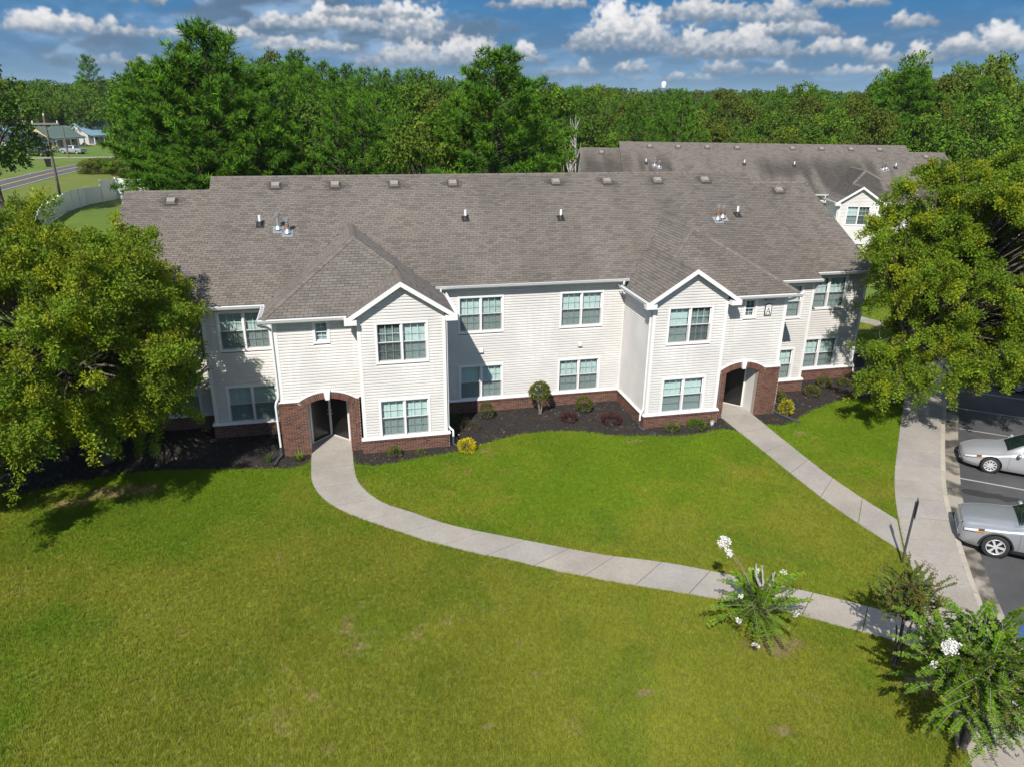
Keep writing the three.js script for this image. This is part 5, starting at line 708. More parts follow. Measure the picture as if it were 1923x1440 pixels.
    mesh('brake_disc', new THREE.CylinderGeometry(R * 0.66, R * 0.66, 0.02, 30).rotateX(Math.PI / 2), trimM, w);
    for (let k = 0; k < S.spokes; k++) { const a = (k / S.spokes) * 6.2832, g = new THREE.BoxGeometry(R * 0.64, S.spw, 0.03).translate(R * 0.34, 0, s * W * 0.74).rotateZ(a); rg.push(g); if (S.twin) rg.push(new THREE.BoxGeometry(R * 0.62, S.spw * 0.7, 0.028).translate(R * 0.34, 0, s * W * 0.735).rotateZ(a + 0.2)); }
    mesh('rim', mergeGeometries(rg.map((g) => g.toNonIndexed())), rimM, w);
  }
  return t;
}
const silver = phys([0.43, 0.44, 0.46], 0.4, { metalness: 0.45, clearcoat: 1, clearcoatRoughness: 0.03 }), steel = phys([0.32, 0.335, 0.36], 0.4, { metalness: 0.5, clearcoat: 1, clearcoatRoughness: 0.03 }), dark = phys([0.03, 0.032, 0.035], 0.3, { metalness: 0.4, clearcoat: 1, clearcoatRoughness: 0.04 });
const sedan = { w: 0.89, R: 0.32, ax: [1.37, -1.33], spokes: 10, spw: 0.045, twin: false, bars: 1, group: 'cars parked at the kerb', st: [[2.32, 0.40, 0.24, 0.42, 0.56, 0.28], [2.27, 0.62, 0.19, 0.50, 0.64, 0.42], [2.08, 0.78, 0.17, 0.58, 0.73, 0.52], [1.78, 0.87, 0.16, 0.66, 0.82, 0.58], [1.25, 0.89, 0.16, 0.75, 0.92, 0.60], [0.92, 0.89, 0.16, 0.83, 0.98, 0.62], [0.45, 0.89, 0.16, 0.91, 1.26, 0.58], [0.05, 0.89, 0.16, 0.92, 1.42, 0.55], [-0.45, 0.89, 0.16, 0.93, 1.45, 0.54], [-0.95, 0.89, 0.16, 0.95, 1.40, 0.54], [-1.45, 0.88, 0.17, 0.97, 1.22, 0.56], [-1.85, 0.87, 0.2, 0.96, 1.07, 0.6], [-2.15, 0.80, 0.25, 0.88, 1.03, 0.55], [-2.32, 0.64, 0.33, 0.72, 0.9, 0.42]], ws: [0.90, 0.12], rw: [-1.02, -1.72], win: [[0.42, -0.32], [-0.38, -1.08]], seam: [0.82, -0.35, -1.12], lamp: [2.24, 1.78, 0.45, 0.56], tail: [-1.95, -2.28], mir: [0.55, 0.96], grille: [2.325, 0.22, 0.44, 0.42] };
const suv = { w: 0.96, R: 0.385, ax: [1.47, -1.39], spokes: 6, spw: 0.04, twin: true, cladding: true, bars: 5, group: 'cars parked at the kerb', st: [[2.47, 0.58, 0.36, 0.66, 0.86, 0.46], [2.40, 0.76, 0.27, 0.74, 0.97, 0.56], [2.18, 0.88, 0.23, 0.82, 1.04, 0.62], [1.8, 0.95, 0.22, 0.91, 1.10, 0.66], [1.3, 0.96, 0.22, 0.97, 1.15, 0.68], [0.98, 0.96, 0.22, 1.02, 1.19, 0.7], [0.52, 0.96, 0.22, 1.08, 1.46, 0.66], [0.15, 0.96, 0.22, 1.09, 1.64, 0.63], [-0.4, 0.96, 0.22, 1.1, 1.71, 0.62], [-1.1, 0.96, 0.22, 1.11, 1.71, 0.62], [-1.7, 0.95, 0.23, 1.12, 1.66, 0.62], [-2.15, 0.93, 0.27, 1.12, 1.54, 0.6], [-2.38, 0.86, 0.34, 1.05, 1.28, 0.6], [-2.47, 0.76, 0.42, 0.9, 1.02, 0.55]], ws: [0.97, 0.22], rw: [-2.0, -2.36], win: [[0.5, -0.28], [-0.34, -1.15], [-1.22, -1.9]], seam: [0.9, -0.31, -1.2], lamp: [2.37, 1.92, 0.46, 0.56], tail: [-2.1, -2.44], mir: [0.68, 1.12], grille: [2.475, 0.47, 0.87, 0.6] };
// heading (-0.794, -0.607): the cars nose up to the kerb
const carTurn = Math.atan2(0.607, -0.794), carAt = (cx, cz, S) => { const h = [-0.794, -0.607], left = [h[1], -h[0]]; return [cx - left[0] * (S.w - 0.02) - h[0] * S.ax[0], -0.118, cz - left[1] * (S.w - 0.02) - h[1] * S.ax[0]]; };
makeCar('parked_sedan', 'silver sedan parked nose to the kerb, behind the silver suv', carAt(15.8, 9.5, sedan), carTurn, sedan, silver);
makeCar('parked_suv', 'grey-silver suv with black wheel arches, parked nearest at the kerb', carAt(11.35, 14.25, suv), carTurn, suv, steel);
makeCar('parked_sedan', 'dark sedan parked farthest along the kerb, half under the right tree', carAt(24.05, 2.8, sedan), carTurn, sedan, dark);

// ---------------------------------------------------------------- small things round the house
{ const t = thing('parking_sign', 'thin metal parking sign seen edge-on, on a post beside the pavement', 'sign', [8.21, 0, 14.02], 0.0); mesh('post', new GB().box(-0.03, 0.03, -0.2, 2.15, -0.018, 0.018), std([0.12, 0.125, 0.13], 0.5, { metalness: 0.7 }), t); const p = mesh('panel', new GB().box(-0.006, 0.006, 1.62, 2.22, -0.16, 0.16), std([0.16, 0.17, 0.17], 0.45, { metalness: 0.6 }), t); p.rotation.y = -0.62; p.position.set(0.03, 0, 0.02); mesh('bolt', new THREE.SphereGeometry(0.012, 8, 6).translate(0.03, 2.1, 0.025), M.galv, t); mesh('bolt', new THREE.SphereGeometry(0.012, 8, 6).translate(0.03, 1.75, 0.025), M.galv, t); }
{ const t = thing('letter_plaque', 'white arched plaque with a black letter A above the right entrance', 'sign', [9.645, 4.58, 2.784]); const arch = (w, h, e) => { const s = new THREE.Shape(); s.moveTo(-w - e, -e); s.lineTo(w + e, -e); s.lineTo(w + e, h - w * 0.8); s.absellipse(0, h - w * 0.8, w + e, w * 0.8 + e, 0, Math.PI, false); s.closePath(); return s; };
  mesh('frame', new THREE.ExtrudeGeometry(arch(0.165, 0.53, 0), { depth: 0.03, bevelEnabled: false }), M.black, t); const f = mesh('face', new THREE.ExtrudeGeometry(arch(0.13, 0.455, 0), { depth: 0.006, bevelEnabled: false }), M.vinyl, t); f.position.set(0, 0.045, 0.03);
  const font = await new FontLoader().loadAsync('fonts/droid/droid_serif_regular.typeface.json'); const g = new TextGeometry('A', { font, size: 0.25, depth: 0.004, curveSegments: 4 }); g.computeBoundingBox(); g.translate(-(g.boundingBox.max.x + g.boundingBox.min.x) / 2, 0, 0); mesh('letter', g, M.black, t).position.set(0, 0.085, 0.0365);
  const g2 = new TextGeometry('BUILDING', { font, size: 0.03, depth: 0.003, curveSegments: 2 }); g2.computeBoundingBox(); g2.translate(-(g2.boundingBox.max.x + g2.boundingBox.min.x) / 2, 0, 0); mesh('lettering', g2, M.black, t).position.set(0, 0.39, 0.0365); }
{ const t = thing('floodlight', 'small dark floodlight under the eave above the letter plaque', 'light fitting', [9.62, 5.36, 2.78]); mesh('housing', new GB().hex([[-0.16, -0.06, 0.24], [0.16, -0.06, 0.24], [0.16, -0.06, 0.05], [-0.16, -0.06, 0.05], [-0.2, 0.06, 0.22], [0.2, 0.06, 0.22], [0.2, 0.06, 0.05], [-0.2, 0.06, 0.05]]), std([0.28, 0.28, 0.27], 0.5), t); mesh('bracket', new GB().box(-0.22, -0.12, -0.07, 0.07, 0, 0.1), M.black, t); mesh('lens', new GB().box(-0.13, 0.13, -0.066, -0.061, 0.08, 0.22), M.galv, t); }
function acUnit(label, x, z, s) { const t = thing('air_conditioner', label, 'air conditioner', [x, 0.0, z], 0.05, 'air conditioners at the end wall'), g = new GB(); mesh('pad', new GB().box(-0.5 * s, 0.5 * s, -0.02, 0.06, -0.5 * s, 0.5 * s), concreteTones[0], t); mesh('cabinet', new GB().box(-0.42 * s, 0.42 * s, 0.06, 0.86 * s, -0.42 * s, 0.42 * s), std([0.06, 0.062, 0.06], 0.6), t); for (let k = 0; k < 9; k++) { const y = 0.14 + k * 0.075 * s; mesh('louvre', new GB().box(-0.432 * s, 0.432 * s, y, y + 0.02, -0.432 * s, 0.432 * s), std([0.1, 0.1, 0.1], 0.5), t); } mesh('top', new GB().box(-0.44 * s, 0.44 * s, 0.86 * s, 0.9 * s, -0.44 * s, 0.44 * s), std([0.16, 0.165, 0.17], 0.5), t); mesh('fan_guard', new THREE.TorusGeometry(0.28 * s, 0.02, 6, 24).rotateX(Math.PI / 2).translate(0, 0.905 * s, 0), M.black, t); }
acUnit('dark air conditioner at the end wall, nearest the corner', 18.1, -1.9, 1.0); acUnit('dark air conditioner at the end wall, second from the corner', 18.5, -3.6, 1.1);
{ const t = thing('doormat', 'orange-brown doormat on the floor of the right entrance', 'doormat', [8.25, 0.037, 1.95], 0.75); mesh('mat', new GB().box(-0.34, 0.34, 0, 0.012, -0.2, 0.2), std([0.3, 0.14, 0.05], 0.95, { map: T.grain }), t); mesh('border', new GB().box(-0.36, 0.36, 0, 0.008, -0.22, 0.22), std([0.12, 0.06, 0.03], 0.95), t); }
{ const t = thing('splash_block', 'grey splash block at the lawn edge below the middle downspout', 'splash block', [4.35, 0.0, 3.85], 0.5); mesh('block', new GB().hex([[-0.15, 0, 0.1], [0.15, 0, 0.12], [0.15, 0, -0.12], [-0.15, 0, -0.1], [-0.14, 0.05, 0.09], [0.14, 0.07, 0.1], [0.14, 0.07, -0.1], [-0.14, 0.05, -0.09]]), M.drain, t); mesh('trough', new GB().box(-0.1, 0.1, 0.05, 0.066, -0.05, 0.05), M.black, t); }

// ---------------------------------------------------------------- wood, houses and road in the distance
const bearing = (px) => PSI + Math.atan((px - 961.5) / 1484), spot = (px, d) => [-7.875 + d * Math.sin(bearing(px)), 29.85 - d * Math.cos(bearing(px))], skyline = (px) => 167.6 + 0.0125 * px;
const heightFor = (px, py, d) => 13.19 + ((skyline(px) - py) / 1400) * d;
function pineParts(seed, tuftN, opt = {}) { // unit tree, 1 m tall is scaled later; built at 16 m
  const r = rng(seed), H = 16, g = new GB(), gs = [limbGeo([[0, -0.3, 0], [0.15 * (r() - 0.5), H * 0.4, 0.2 * (r() - 0.5)], [0.3 * (r() - 0.5), H * 0.75, 0.3 * (r() - 0.5)], [0.4 * (r() - 0.5), H * 0.99, 0.4 * (r() - 0.5)]], 0.26, 0.04, 7, 12)];
  const tuft = (p, out, s) => { const v = 0.65 + 0.75 * r(), y = r(), c = [lerp(0.045, 0.125, y) * v, lerp(0.155, 0.24, y) * v, lerp(0.012, 0.008, y) * v]; const N = opt.needles ?? 9; for (let k = 0; k < N; k++) { const d = out.clone().multiplyScalar(0.75).add(rdir(r)).normalize(), w = d.clone().cross(rdir(r)).normalize().multiplyScalar(0.026 * s), l = (0.3 + 0.26 * r()) * s, e = p.clone().addScaledVector(d, l), b = p.clone().addScaledVector(d, -0.05); g.tri(b.clone().add(w).toArray(), b.clone().sub(w).toArray(), e.toArray(), c); g.tri(b.clone().sub(w).toArray(), b.clone().add(w).toArray(), e.clone().add(w).toArray(), c); } };
  const nb = opt.branches ?? 74; for (let k = 0; k < nb; k++) {
    const f = k / nb, y = lerp(H * (opt.clear ?? 0.28), H * 0.985, Math.pow(f, 0.9)), a = k * 2.4 + r(), L = (opt.reach ?? 4.4) * Math.pow(Math.sin(Math.PI * lerp(0.28, 0.985, 1 - f * 0.93) * 0.62 + 0.05), 1.0) * (1 - f * f * 0.72) * (0.65 + 0.55 * r()), up = lerp(-0.12, 0.75, f) + 0.2 * (r() - 0.5), o = V3(0, y, 0), d = V3(Math.cos(a) * Math.cos(up), Math.sin(up), Math.sin(a) * Math.cos(up)), at = (t) => o.clone().addScaledVector(d, L * t).add(V3(0, 0.1 * L * t * t, 0));
    gs.push(limbGeo([at(0), at(0.5), at(1)], 0.055, 0.012, 4, 5)); const n = Math.max(3, Math.round((tuftN / nb) * (L / 2.8)));
    for (let q = 0; q < n; q++) { const t = 0.3 + 0.72 * Math.sqrt(r()), sp = 0.5 * (1 - 0.3 * t), p = at(t).add(V3((r() - 0.5) * 2 * sp, (r() - 0.3) * sp * 0.9, (r() - 0.5) * 2 * sp)), out = d.clone().multiplyScalar(0.8).add(V3(0, 0.75, 0)).add(rdir(r).multiplyScalar(0.5)).normalize(); tuft(p, out, opt.size ?? 1.25); }
  }
  const geo = g.geo(); geo.deleteAttribute('uv'); return [mergeGeometries(gs), geo];
}
function broadParts(seed, rx, tone, opt = {}) { // built at 14 m
  const r = rng(seed), H = 14, g = new GB(), cy = H * 0.6, ry = H * 0.4, gs = [limbGeo([[0, -0.3, 0], [0.1, H * 0.3, 0.1], [0, H * 0.62, 0]], 0.25, 0.12, 7, 8)];
  for (const [c, R] of lobesIn(seed + 3, opt.lobes ?? 46, [0, cy, 0], [rx, ry, rx], opt.R ?? 1.35)) {
    const e = V3(...c), v0 = 0.75 + 0.5 * r(), shift = r(); gs.push(limbGeo([[0, H * 0.35, 0], [c[0] * 0.5, (H * 0.4 + c[1]) / 2 + 0.4, c[2] * 0.5], c], 0.08, 0.02, 4, 5));
    const n = Math.round((opt.n ?? 50) * R * R); for (let q = 0; q < n; q++) { const d = rdir(r); if (d.y < -0.4) continue; const p = e.clone().addScaledVector(d, R * (0.62 + 0.42 * Math.sqrt(r()))), v = v0 * (0.7 + 0.6 * r()), col = [lerp(tone[0], tone[3], shift * r()) * v, lerp(tone[1], tone[4], shift * r()) * v, tone[2] * v]; for (let k = 0; k < 4; k++) { const a = rdir(r), b = a.clone().cross(rdir(r)).normalize(), l = (0.17 + 0.15 * r()) * (opt.lf ?? 1.22), w = (0.07 + 0.045 * r()) * (opt.lf ?? 1.22), s = p.clone().add(rdir(r).multiplyScalar(0.2)), m = s.clone().addScaledVector(a, l * 0.5), t = s.clone().addScaledVector(a, l); g.tri(s.toArray(), m.clone().addScaledVector(b, w).toArray(), t.toArray(), col); g.tri(s.toArray(), t.toArray(), m.clone().addScaledVector(b, -w).toArray(), col); } }
  }
  const geo = g.geo(); geo.deleteAttribute('uv'); return [mergeGeometries(gs), geo];
}
const farLeaf = phys([1, 1, 1], 0.75, { specularIntensity: 0.3, vertexColors: true, side: THREE.DoubleSide, transmission: 0.2, thickness: 0 });
const pines = [pineParts(301, 950), pineParts(302, 1050, { reach: 5 }), pineParts(303, 850, { clear: 0.36, reach: 4.0 })], nearPine = pineParts(304, 2600, { branches: 110, reach: 5.6, needles: 11, size: 1.1, clear: 0.2 });
const GT = [0.07, 0.155, 0.009, 0.125, 0.195], broads = [broadParts(311, 3.9, GT), broadParts(312, 4.6, [0.08, 0.142, 0.01, 0.15, 0.19]), broadParts(313, 3.4, [0.055, 0.115, 0.009, 0.095, 0.145], { lobes: 38 }), broadParts(314, 5.0, [0.075, 0.115, 0.011, 0.125, 0.14], { lobes: 54 })];
function wood(kind, [tr, cr2], base, label, grp, [x, z], h, turn, sx = 1, bark = barkPine) { const t = thing(kind, label, 'tree', [x, -0.3, z], turn, grp), s = (h + 0.3) / base; t.scale.set(s * sx, s, s * sx); mesh('trunk', tr, bark, t); mesh('crown', cr2, farLeaf, t); return t; }
{
  const r = rng(71), prof = [[-150, 150], [0, 152], [120, 160], [160, 124], [200, 150], [262, 124], [300, 152], [350, 130], [450, 122], [560, 116], [640, 130], [700, 142], [800, 140], [880, 150], [960, 150], [1040, 160], [1100, 165], [1200, 172], [1300, 178], [1400, 166], [1480, 156], [1560, 172], [1620, 158], [1690, 126], [1740, 146], [1830, 124], [1890, 142], [1960, 150], [2100, 150]];
  const topAt = (px) => { let i = 0; while (i < prof.length - 2 && prof[i + 1][0] < px) i++; return lerp(prof[i][1], prof[i + 1][1], clamp((px - prof[i][0]) / (prof[i + 1][0] - prof[i][0]))); };
  const light = [broadParts(351, 4.4, GT, { lobes: 24, R: 1.7, n: 20, lf: 1.9 }), broadParts(352, 3.8, [0.055, 0.115, 0.009, 0.095, 0.145], { lobes: 22, R: 1.6, n: 20, lf: 1.9 })];
  const P1 = ['pine_tree', 'pine in the dense wood behind the nearest building', 'pines of the wood behind the nearest building'], B1 = ['broadleaf_tree', 'broadleaf tree in the dense wood behind the nearest building', 'broadleaf trees of the wood behind the nearest building'], P2 = ['pine_tree', 'pine in the wood beyond the second roof', 'pines of the wood beyond the second roof'], B2 = ['broadleaf_tree', 'broadleaf tree in the wood beyond the second roof', 'broadleaf trees of the wood beyond the second roof'], B3 = ['broadleaf_tree', 'tree in the wood line behind the small houses', 'trees behind the small houses'];
  const put = (K, px, d, py) => { const pine = K[0] === 'pine_tree', h = Math.max(5, heightFor(px, py, d)), m = pine ? pines[Math.floor(r() * 3)] : d > 200 ? light[Math.floor(r() * 2)] : broads[Math.floor(r() * 4)]; wood(K[0], m, pine ? 16 : 14, K[1], K[2], spot(px, d), h, r() * 6.28, (pine ? 0.85 : 0.8) * (0.85 + 0.3 * r()) * (pine ? 1 : 14 / (h + 3) + 0.2), pine ? barkPine : barkM); };
  // behind the nearest building: three staggered rows, lower in front
  for (const [d, gap, drop, a, b] of [[66, 52, 62, 455, 1030], [76, 44, 34, 300, 1045], [90, 40, 12, 255, 1100], [106, 38, 0, 250, 1130]]) for (let px = a; px < b; px += gap * (0.7 + 0.6 * r())) put(r() < (px < 760 ? 0.78 : 0.5) ? P1 : B1, px, d + (r() - 0.5) * 9, topAt(px) + drop * (0.6 + 0.7 * r()) + 8 * r());
  // beyond the second building
  for (const [d, gap, drop, a, b] of [[92, 46, 74, 1095, 1990], [104, 44, 44, 1120, 2000], [122, 42, 20, 1100, 2020], [145, 40, 4, 1080, 2040]]) for (let px = a; px < b; px += gap * (0.7 + 0.6 * r())) put(r() < 0.16 ? P2 : B2, px, d + (r() - 0.5) * 12, topAt(px) + drop * (0.7 + 0.5 * r()) + 9 * r());
  // behind the houses on the left
  for (const [d, gap, drop] of [[236, 20, 22], [252, 20, 10], [275, 22, 0]]) for (let px = -60; px < 300; px += gap * (0.7 + 0.6 * r())) put(B3, px, d + (r() - 0.5) * 12, topAt(px) + (px > 120 && px < 300 ? 18 : 0) + drop * (0.6 + 0.8 * r()) + 4 * r());
  // single trees one can point at
  const one = (m, base, kind, label, px, d, py, sx, bark) => wood(kind, m, base, label, undefined, spot(px, d), heightFor(px, py, d), r() * 6.28, sx, bark);
  one(nearPine, 16, 'pine_tree', 'tallest pine, standing out above the wood at the left', 388, 62, 84, 1.0, barkPine);
  one(nearPine, 16, 'pine_tree', 'broad pine left of the tallest one, over the left roof end', 318, 64, 140, 1.0, barkPine);
  one(nearPine, 16, 'pine_tree', 'lower pine right of the tallest one, just behind the left roof', 468, 60, 185, 0.95, barkPine);
  one(nearPine, 16, 'pine_tree', 'bushy low pine against the left roof end', 345, 58, 225, 0.9, barkPine);
  one(nearPine, 16, 'pine_tree', 'pine with open crown and bare limbs above the middle of the roof', 925, 62, 116, 1.05, barkPine);
  one(pines[0], 16, 'pine_tree', 'slim pine behind the second building, left of its roof vents', 1190, 88, 192, 0.8, barkPine);
  one(pines[1], 16, 'pine_tree', 'rounded pine rising behind the middle of the second roof', 1275, 90, 178, 0.8, barkPine);
  one(nearPine, 16, 'pine_tree', 'large dark rounded pine behind the right end of the second roof', 1700, 100, 150, 1.1, barkPine);
  one(broads[1], 14, 'broadleaf_tree', 'tall broadleaf tree highest on the right skyline', 1838, 118, 122, 0.8, barkM);
  one(broads[0], 14, 'broadleaf_tree', 'tall broadleaf tree on the skyline left of the highest right one', 1690, 128, 124, 0.75, barkM);
  one(pines[2], 16, 'pine_tree', 'umbrella pine standing above the trees behind the small houses', 165, 262, 122, 0.9, barkPine);
  one(pines[2], 16, 'pine_tree', 'second umbrella pine above the left wood, right of the first', 262, 250, 124, 0.9, barkPine);
  one(broads[2], 14, 'broadleaf_tree', 'dark tree cut off by the left edge of the picture', -52, 100, 128, 1.15, barkM);
  // bare dead trees
  for (const [px, d, py, lab] of [[1076, 82, 206, 'leafless grey tree between the pine and the second roof'], [1066, 84, 214, 'lower leafless grey tree beside the other bare one'], [22, 215, 190, 'bare pale trunk behind the dark roofed house'], [10, 218, 200, 'second bare pale trunk at the left edge']]) { const [x, z] = spot(px, d), h = heightFor(px, py, d), t = thing('dead_tree', lab, 'tree', [x, -0.3, z]), gs = [limbGeo([[0, 0, 0], [0.2, h * 0.5, 0.1], [0, h, 0]], 0.1, 0.02, 6, 8)]; mesh('trunk', gs[0], std([0.42, 0.4, 0.38], 0.9), t); const bs = []; for (let k = 0; k < 16; k++) { const y = h * (0.35 + 0.6 * r()), a = r() * 6.28, l = (1 - y / h + 0.25) * 2.2; bs.push(limbGeo([[0.1, y, 0], [Math.cos(a) * l * 0.4, y + l * 0.6, Math.sin(a) * l * 0.4], [Math.cos(a) * l * 0.6, y + l * 1.3, Math.sin(a) * l * 0.6]], 0.05, 0.012, 4, 5)); } mesh('crown', mergeGeometries(bs), std([0.42, 0.4, 0.38], 0.9), t); }
  // hedge and scrub between the road and the wood
  const sc = broadParts(331, 5.2, [0.11, 0.15, 0.016, 0.16, 0.17], { lobes: 34, R: 1.8, n: 34, lf: 1.5 }); for (let k = 0; k < 34; k++) { const px = lerp(58, 262, r()), d = lerp(118, 168, 1 - (px - 58) / 220 * 0.35 - r() * 0.25), [x, z] = spot(px, d); if (x < -50 + (d - 118) * -0.02) continue; const s = 0.2 + 0.13 * r(), t = thing('scrub_bush', 'wild bush in the scrub between the road and the wood', 'bush', [x, -2.0 * s * 4 + 0.3, z], r() * 6.28, 'bushes in the roadside scrub'); t.scale.set(s * 1.3, s, s * 1.3); mesh('stem', sc[0], barkM, t); mesh('foliage', sc[1], farLeaf, t); }
}
{ // the wood that runs to the skyline reads as one mass
  const r = rng(91), lp = broadParts(341, 5.4, [0.05, 0.11, 0.014, 0.085, 0.13], { lobes: 16, R: 2.1, n: 11, lf: 2.2 })[1], list = []; for (let k = 0; k < 5200; k++) { const px = lerp(-260, 2200, r()), d = 300 + 2400 * Math.pow(r(), 1.5), [x, z] = spot(px, d); if (d < 420 && px < 250) continue; list.push([V3(x, -2 + 1.5 * (fbm(x * 0.004, z * 0.004, 3, 6) - 0.5) * 6 - 1.0, z), 0.95 + 0.55 * r(), [0.8 + 0.4 * r(), 0.8 + 0.4 * r(), 0.8 + 0.5 * r()], new THREE.Quaternion().setFromAxisAngle(V3(0, 1, 0), r() * 6.28)]); }
  const im = instances('far_wood', lp, farLeaf, list, scene); tag(im, 'wooded country reaching to the skyline', 'woods', null, 'stuff'); }
// road, lane, roadside grass
{
  const road = curve2([[-64, -30], [-60, -60], [-57.2, -90], [-56.2, -112], [-54.6, -130], [-51, -152], [-45, -178]], 40); structure('road', sheet([...offset(road, 3.0), ...[...offset(road, -3.0)].reverse()], -0.25), std([0.13, 0.13, 0.135], 0.92, { map: T.asphalt }));
  structure('road_line', sheet([...offset(road, 0.16), ...[...offset(road, -0.16)].reverse()], -0.245), std([0.45, 0.3, 0.05], 0.8)); for (const [k, n] of [[2.75, 'road_edge_line'], [-2.75, 'road_edge_line_001']]) structure(n, sheet([...offset(road, k + 0.06), ...[...offset(road, k - 0.06)].reverse()], -0.244), std([0.6, 0.6, 0.58], 0.8));
  const lane = curve2([[-110, -146], [-72, -149.6], [-64.6, -150.4], [-54, -151.5]], 16); structure('lane', sheet([...offset(lane, 1.4), ...[...offset(lane, -1.4)].reverse()], -0.25), std([0.42, 0.36, 0.27], 0.95, { map: T.concrete }));
  structure('verge', sheet([[-140, 60], [-43.8, 60], [-43.8, -60], [-36, -60], [-36, -125], [-44, -210], [-140, -230]], -0.28), std([0.9, 1.0, 0.8], 0.95, { map: lawnTex }));
}
// small houses by the road
function smallHouse(label, [x, z], turn, w, d, h, roofC, wallC, rise, porch, chimney) {
  const t = thing('small_house', label, 'house', [x, -0.3, z], turn), roofM = std(roofC, 0.6, { map: T.grain }), wallM = std(wallC, 0.8, { map: T.siding }); mesh('wall', new GB().box(-w / 2, w / 2, 0, h, -d / 2, d / 2).poly([[-w / 2, h, d / 2], [w / 2, h, d / 2], [w / 2, h, d / 2], [-w / 2, h, d / 2]]), wallM, t);
  const g = new GB(), e = 0.45; g.slab([[-w / 2 - e, h - 0.1, d / 2 + e], [w / 2 + e, h - 0.1, d / 2 + e], [w / 2 + e, h + rise, 0], [-w / 2 - e, h + rise, 0]], 0.12).slab([[w / 2 + e, h - 0.1, -d / 2 - e], [-w / 2 - e, h - 0.1, -d / 2 - e], [-w / 2 - e, h + rise, 0], [w / 2 + e, h + rise, 0]], 0.12); const rf = mesh('roof', g, roofM, t);
  for (let k = -Math.floor(w / 1.2); k <= w / 1.2; k++) { const X = k * 0.6; if (Math.abs(X) < w / 2 + e) mesh('roof_rib', new GB().bar([X, h - 0.07, d / 2 + e], [X, h + rise + 0.03, 0], 0.06, 0.05), roofM, rf); }
  for (const s of [-1, 1]) mesh('gable', new GB().poly(s > 0 ? [[w / 2 - 0.01, h - 0.02, d / 2], [w / 2 - 0.01, h - 0.02, -d / 2], [w / 2 - 0.01, h + rise - 0.15, 0]] : [[-w / 2 + 0.01, h - 0.02, -d / 2], [-w / 2 + 0.01, h - 0.02, d / 2], [-w / 2 + 0.01, h + rise - 0.15, 0]]), wallM, t);
  for (const X of [-w * 0.3, w * 0.28]) { const wn = mesh('window', new GB().box(X - 0.5, X + 0.5, 1.0, 2.2, d / 2, d / 2 + 0.05), M.vinyl, t); mesh('pane', new GB().box(X - 0.4, X + 0.4, 1.1, 2.1, d / 2 + 0.05, d / 2 + 0.06), carGlass, wn); }
  for (const Z of [-d * 0.25, d * 0.22]) { const wn = mesh('window', new GB().box(w / 2, w / 2 + 0.05, 1.0, 2.2, Z - 0.5, Z + 0.5), M.vinyl, t); mesh('pane', new GB().box(w / 2 + 0.05, w / 2 + 0.06, 1.1, 2.1, Z - 0.4, Z + 0.4), carGlass, wn); }
  mesh('door', new GB().box(-0.45, 0.45, 0.3, 2.3, d / 2, d / 2 + 0.06), std([0.05, 0.04, 0.04], 0.5), t);
  if (porch) { const pd = 2.2; const pr = mesh('porch_roof', new GB().slab([[-w / 2 - e, h - 0.45, d / 2 + pd], [w / 2 + e, h - 0.45, d / 2 + pd], [w / 2 + e, h + 0.02, d / 2 + 0.1], [-w / 2 - e, h + 0.02, d / 2 + 0.1]], 0.12), roofM, t); mesh('porch_beam', new GB().box(-w / 2 - 0.1, w / 2 + 0.1, h - 0.8, h - 0.55, d / 2 + pd - 0.3, d / 2 + pd - 0.1), M.vinyl, t); mesh('porch_floor', new GB().box(-w / 2, w / 2, 0, 0.3, d / 2, d / 2 + pd), concreteTones[1], t); for (let k = 0; k <= 4; k++) { const X = lerp(-w / 2 + 0.2, w / 2 - 0.2, k / 4); mesh('porch_post', new GB().box(X - 0.11, X + 0.11, 0.3, h - 0.8, d / 2 + pd - 0.31, d / 2 + pd - 0.09), M.vinyl, t); } }
  if (chimney) mesh('chimney', new GB().box(-w * 0.2, -w * 0.2 + 0.7, h, h + rise + 0.9, -0.4, 0.4), BRM[0], t);
  return t;
}
smallHouse('low house with dark roof and white porch posts, nearest the lane', [-77.6, -165.5], 1.0, 10, 8, 2.7, [0.05, 0.06, 0.08], [0.35, 0.36, 0.36], 1.7, true);
smallHouse('yellow house with green roof and chimney, between the other houses', [-76.8, -187], 1.0, 8.5, 7.5, 2.8, [0.1, 0.15, 0.13], [0.62, 0.47, 0.22], 2.2, true, true);
smallHouse('white house with blue metal roof and porch, right of the yellow one', [-70.5, -201], 0.95, 12, 8.5, 2.9, [0.2, 0.34, 0.44], [0.55, 0.56, 0.56], 2.4, true);
smallHouse('house of which only the pale blue roof shows, behind the dark roofed one', [-91, -188], 0.6, 12, 9, 3.0, [0.16, 0.32, 0.48], [0.4, 0.4, 0.4], 2.0, false);
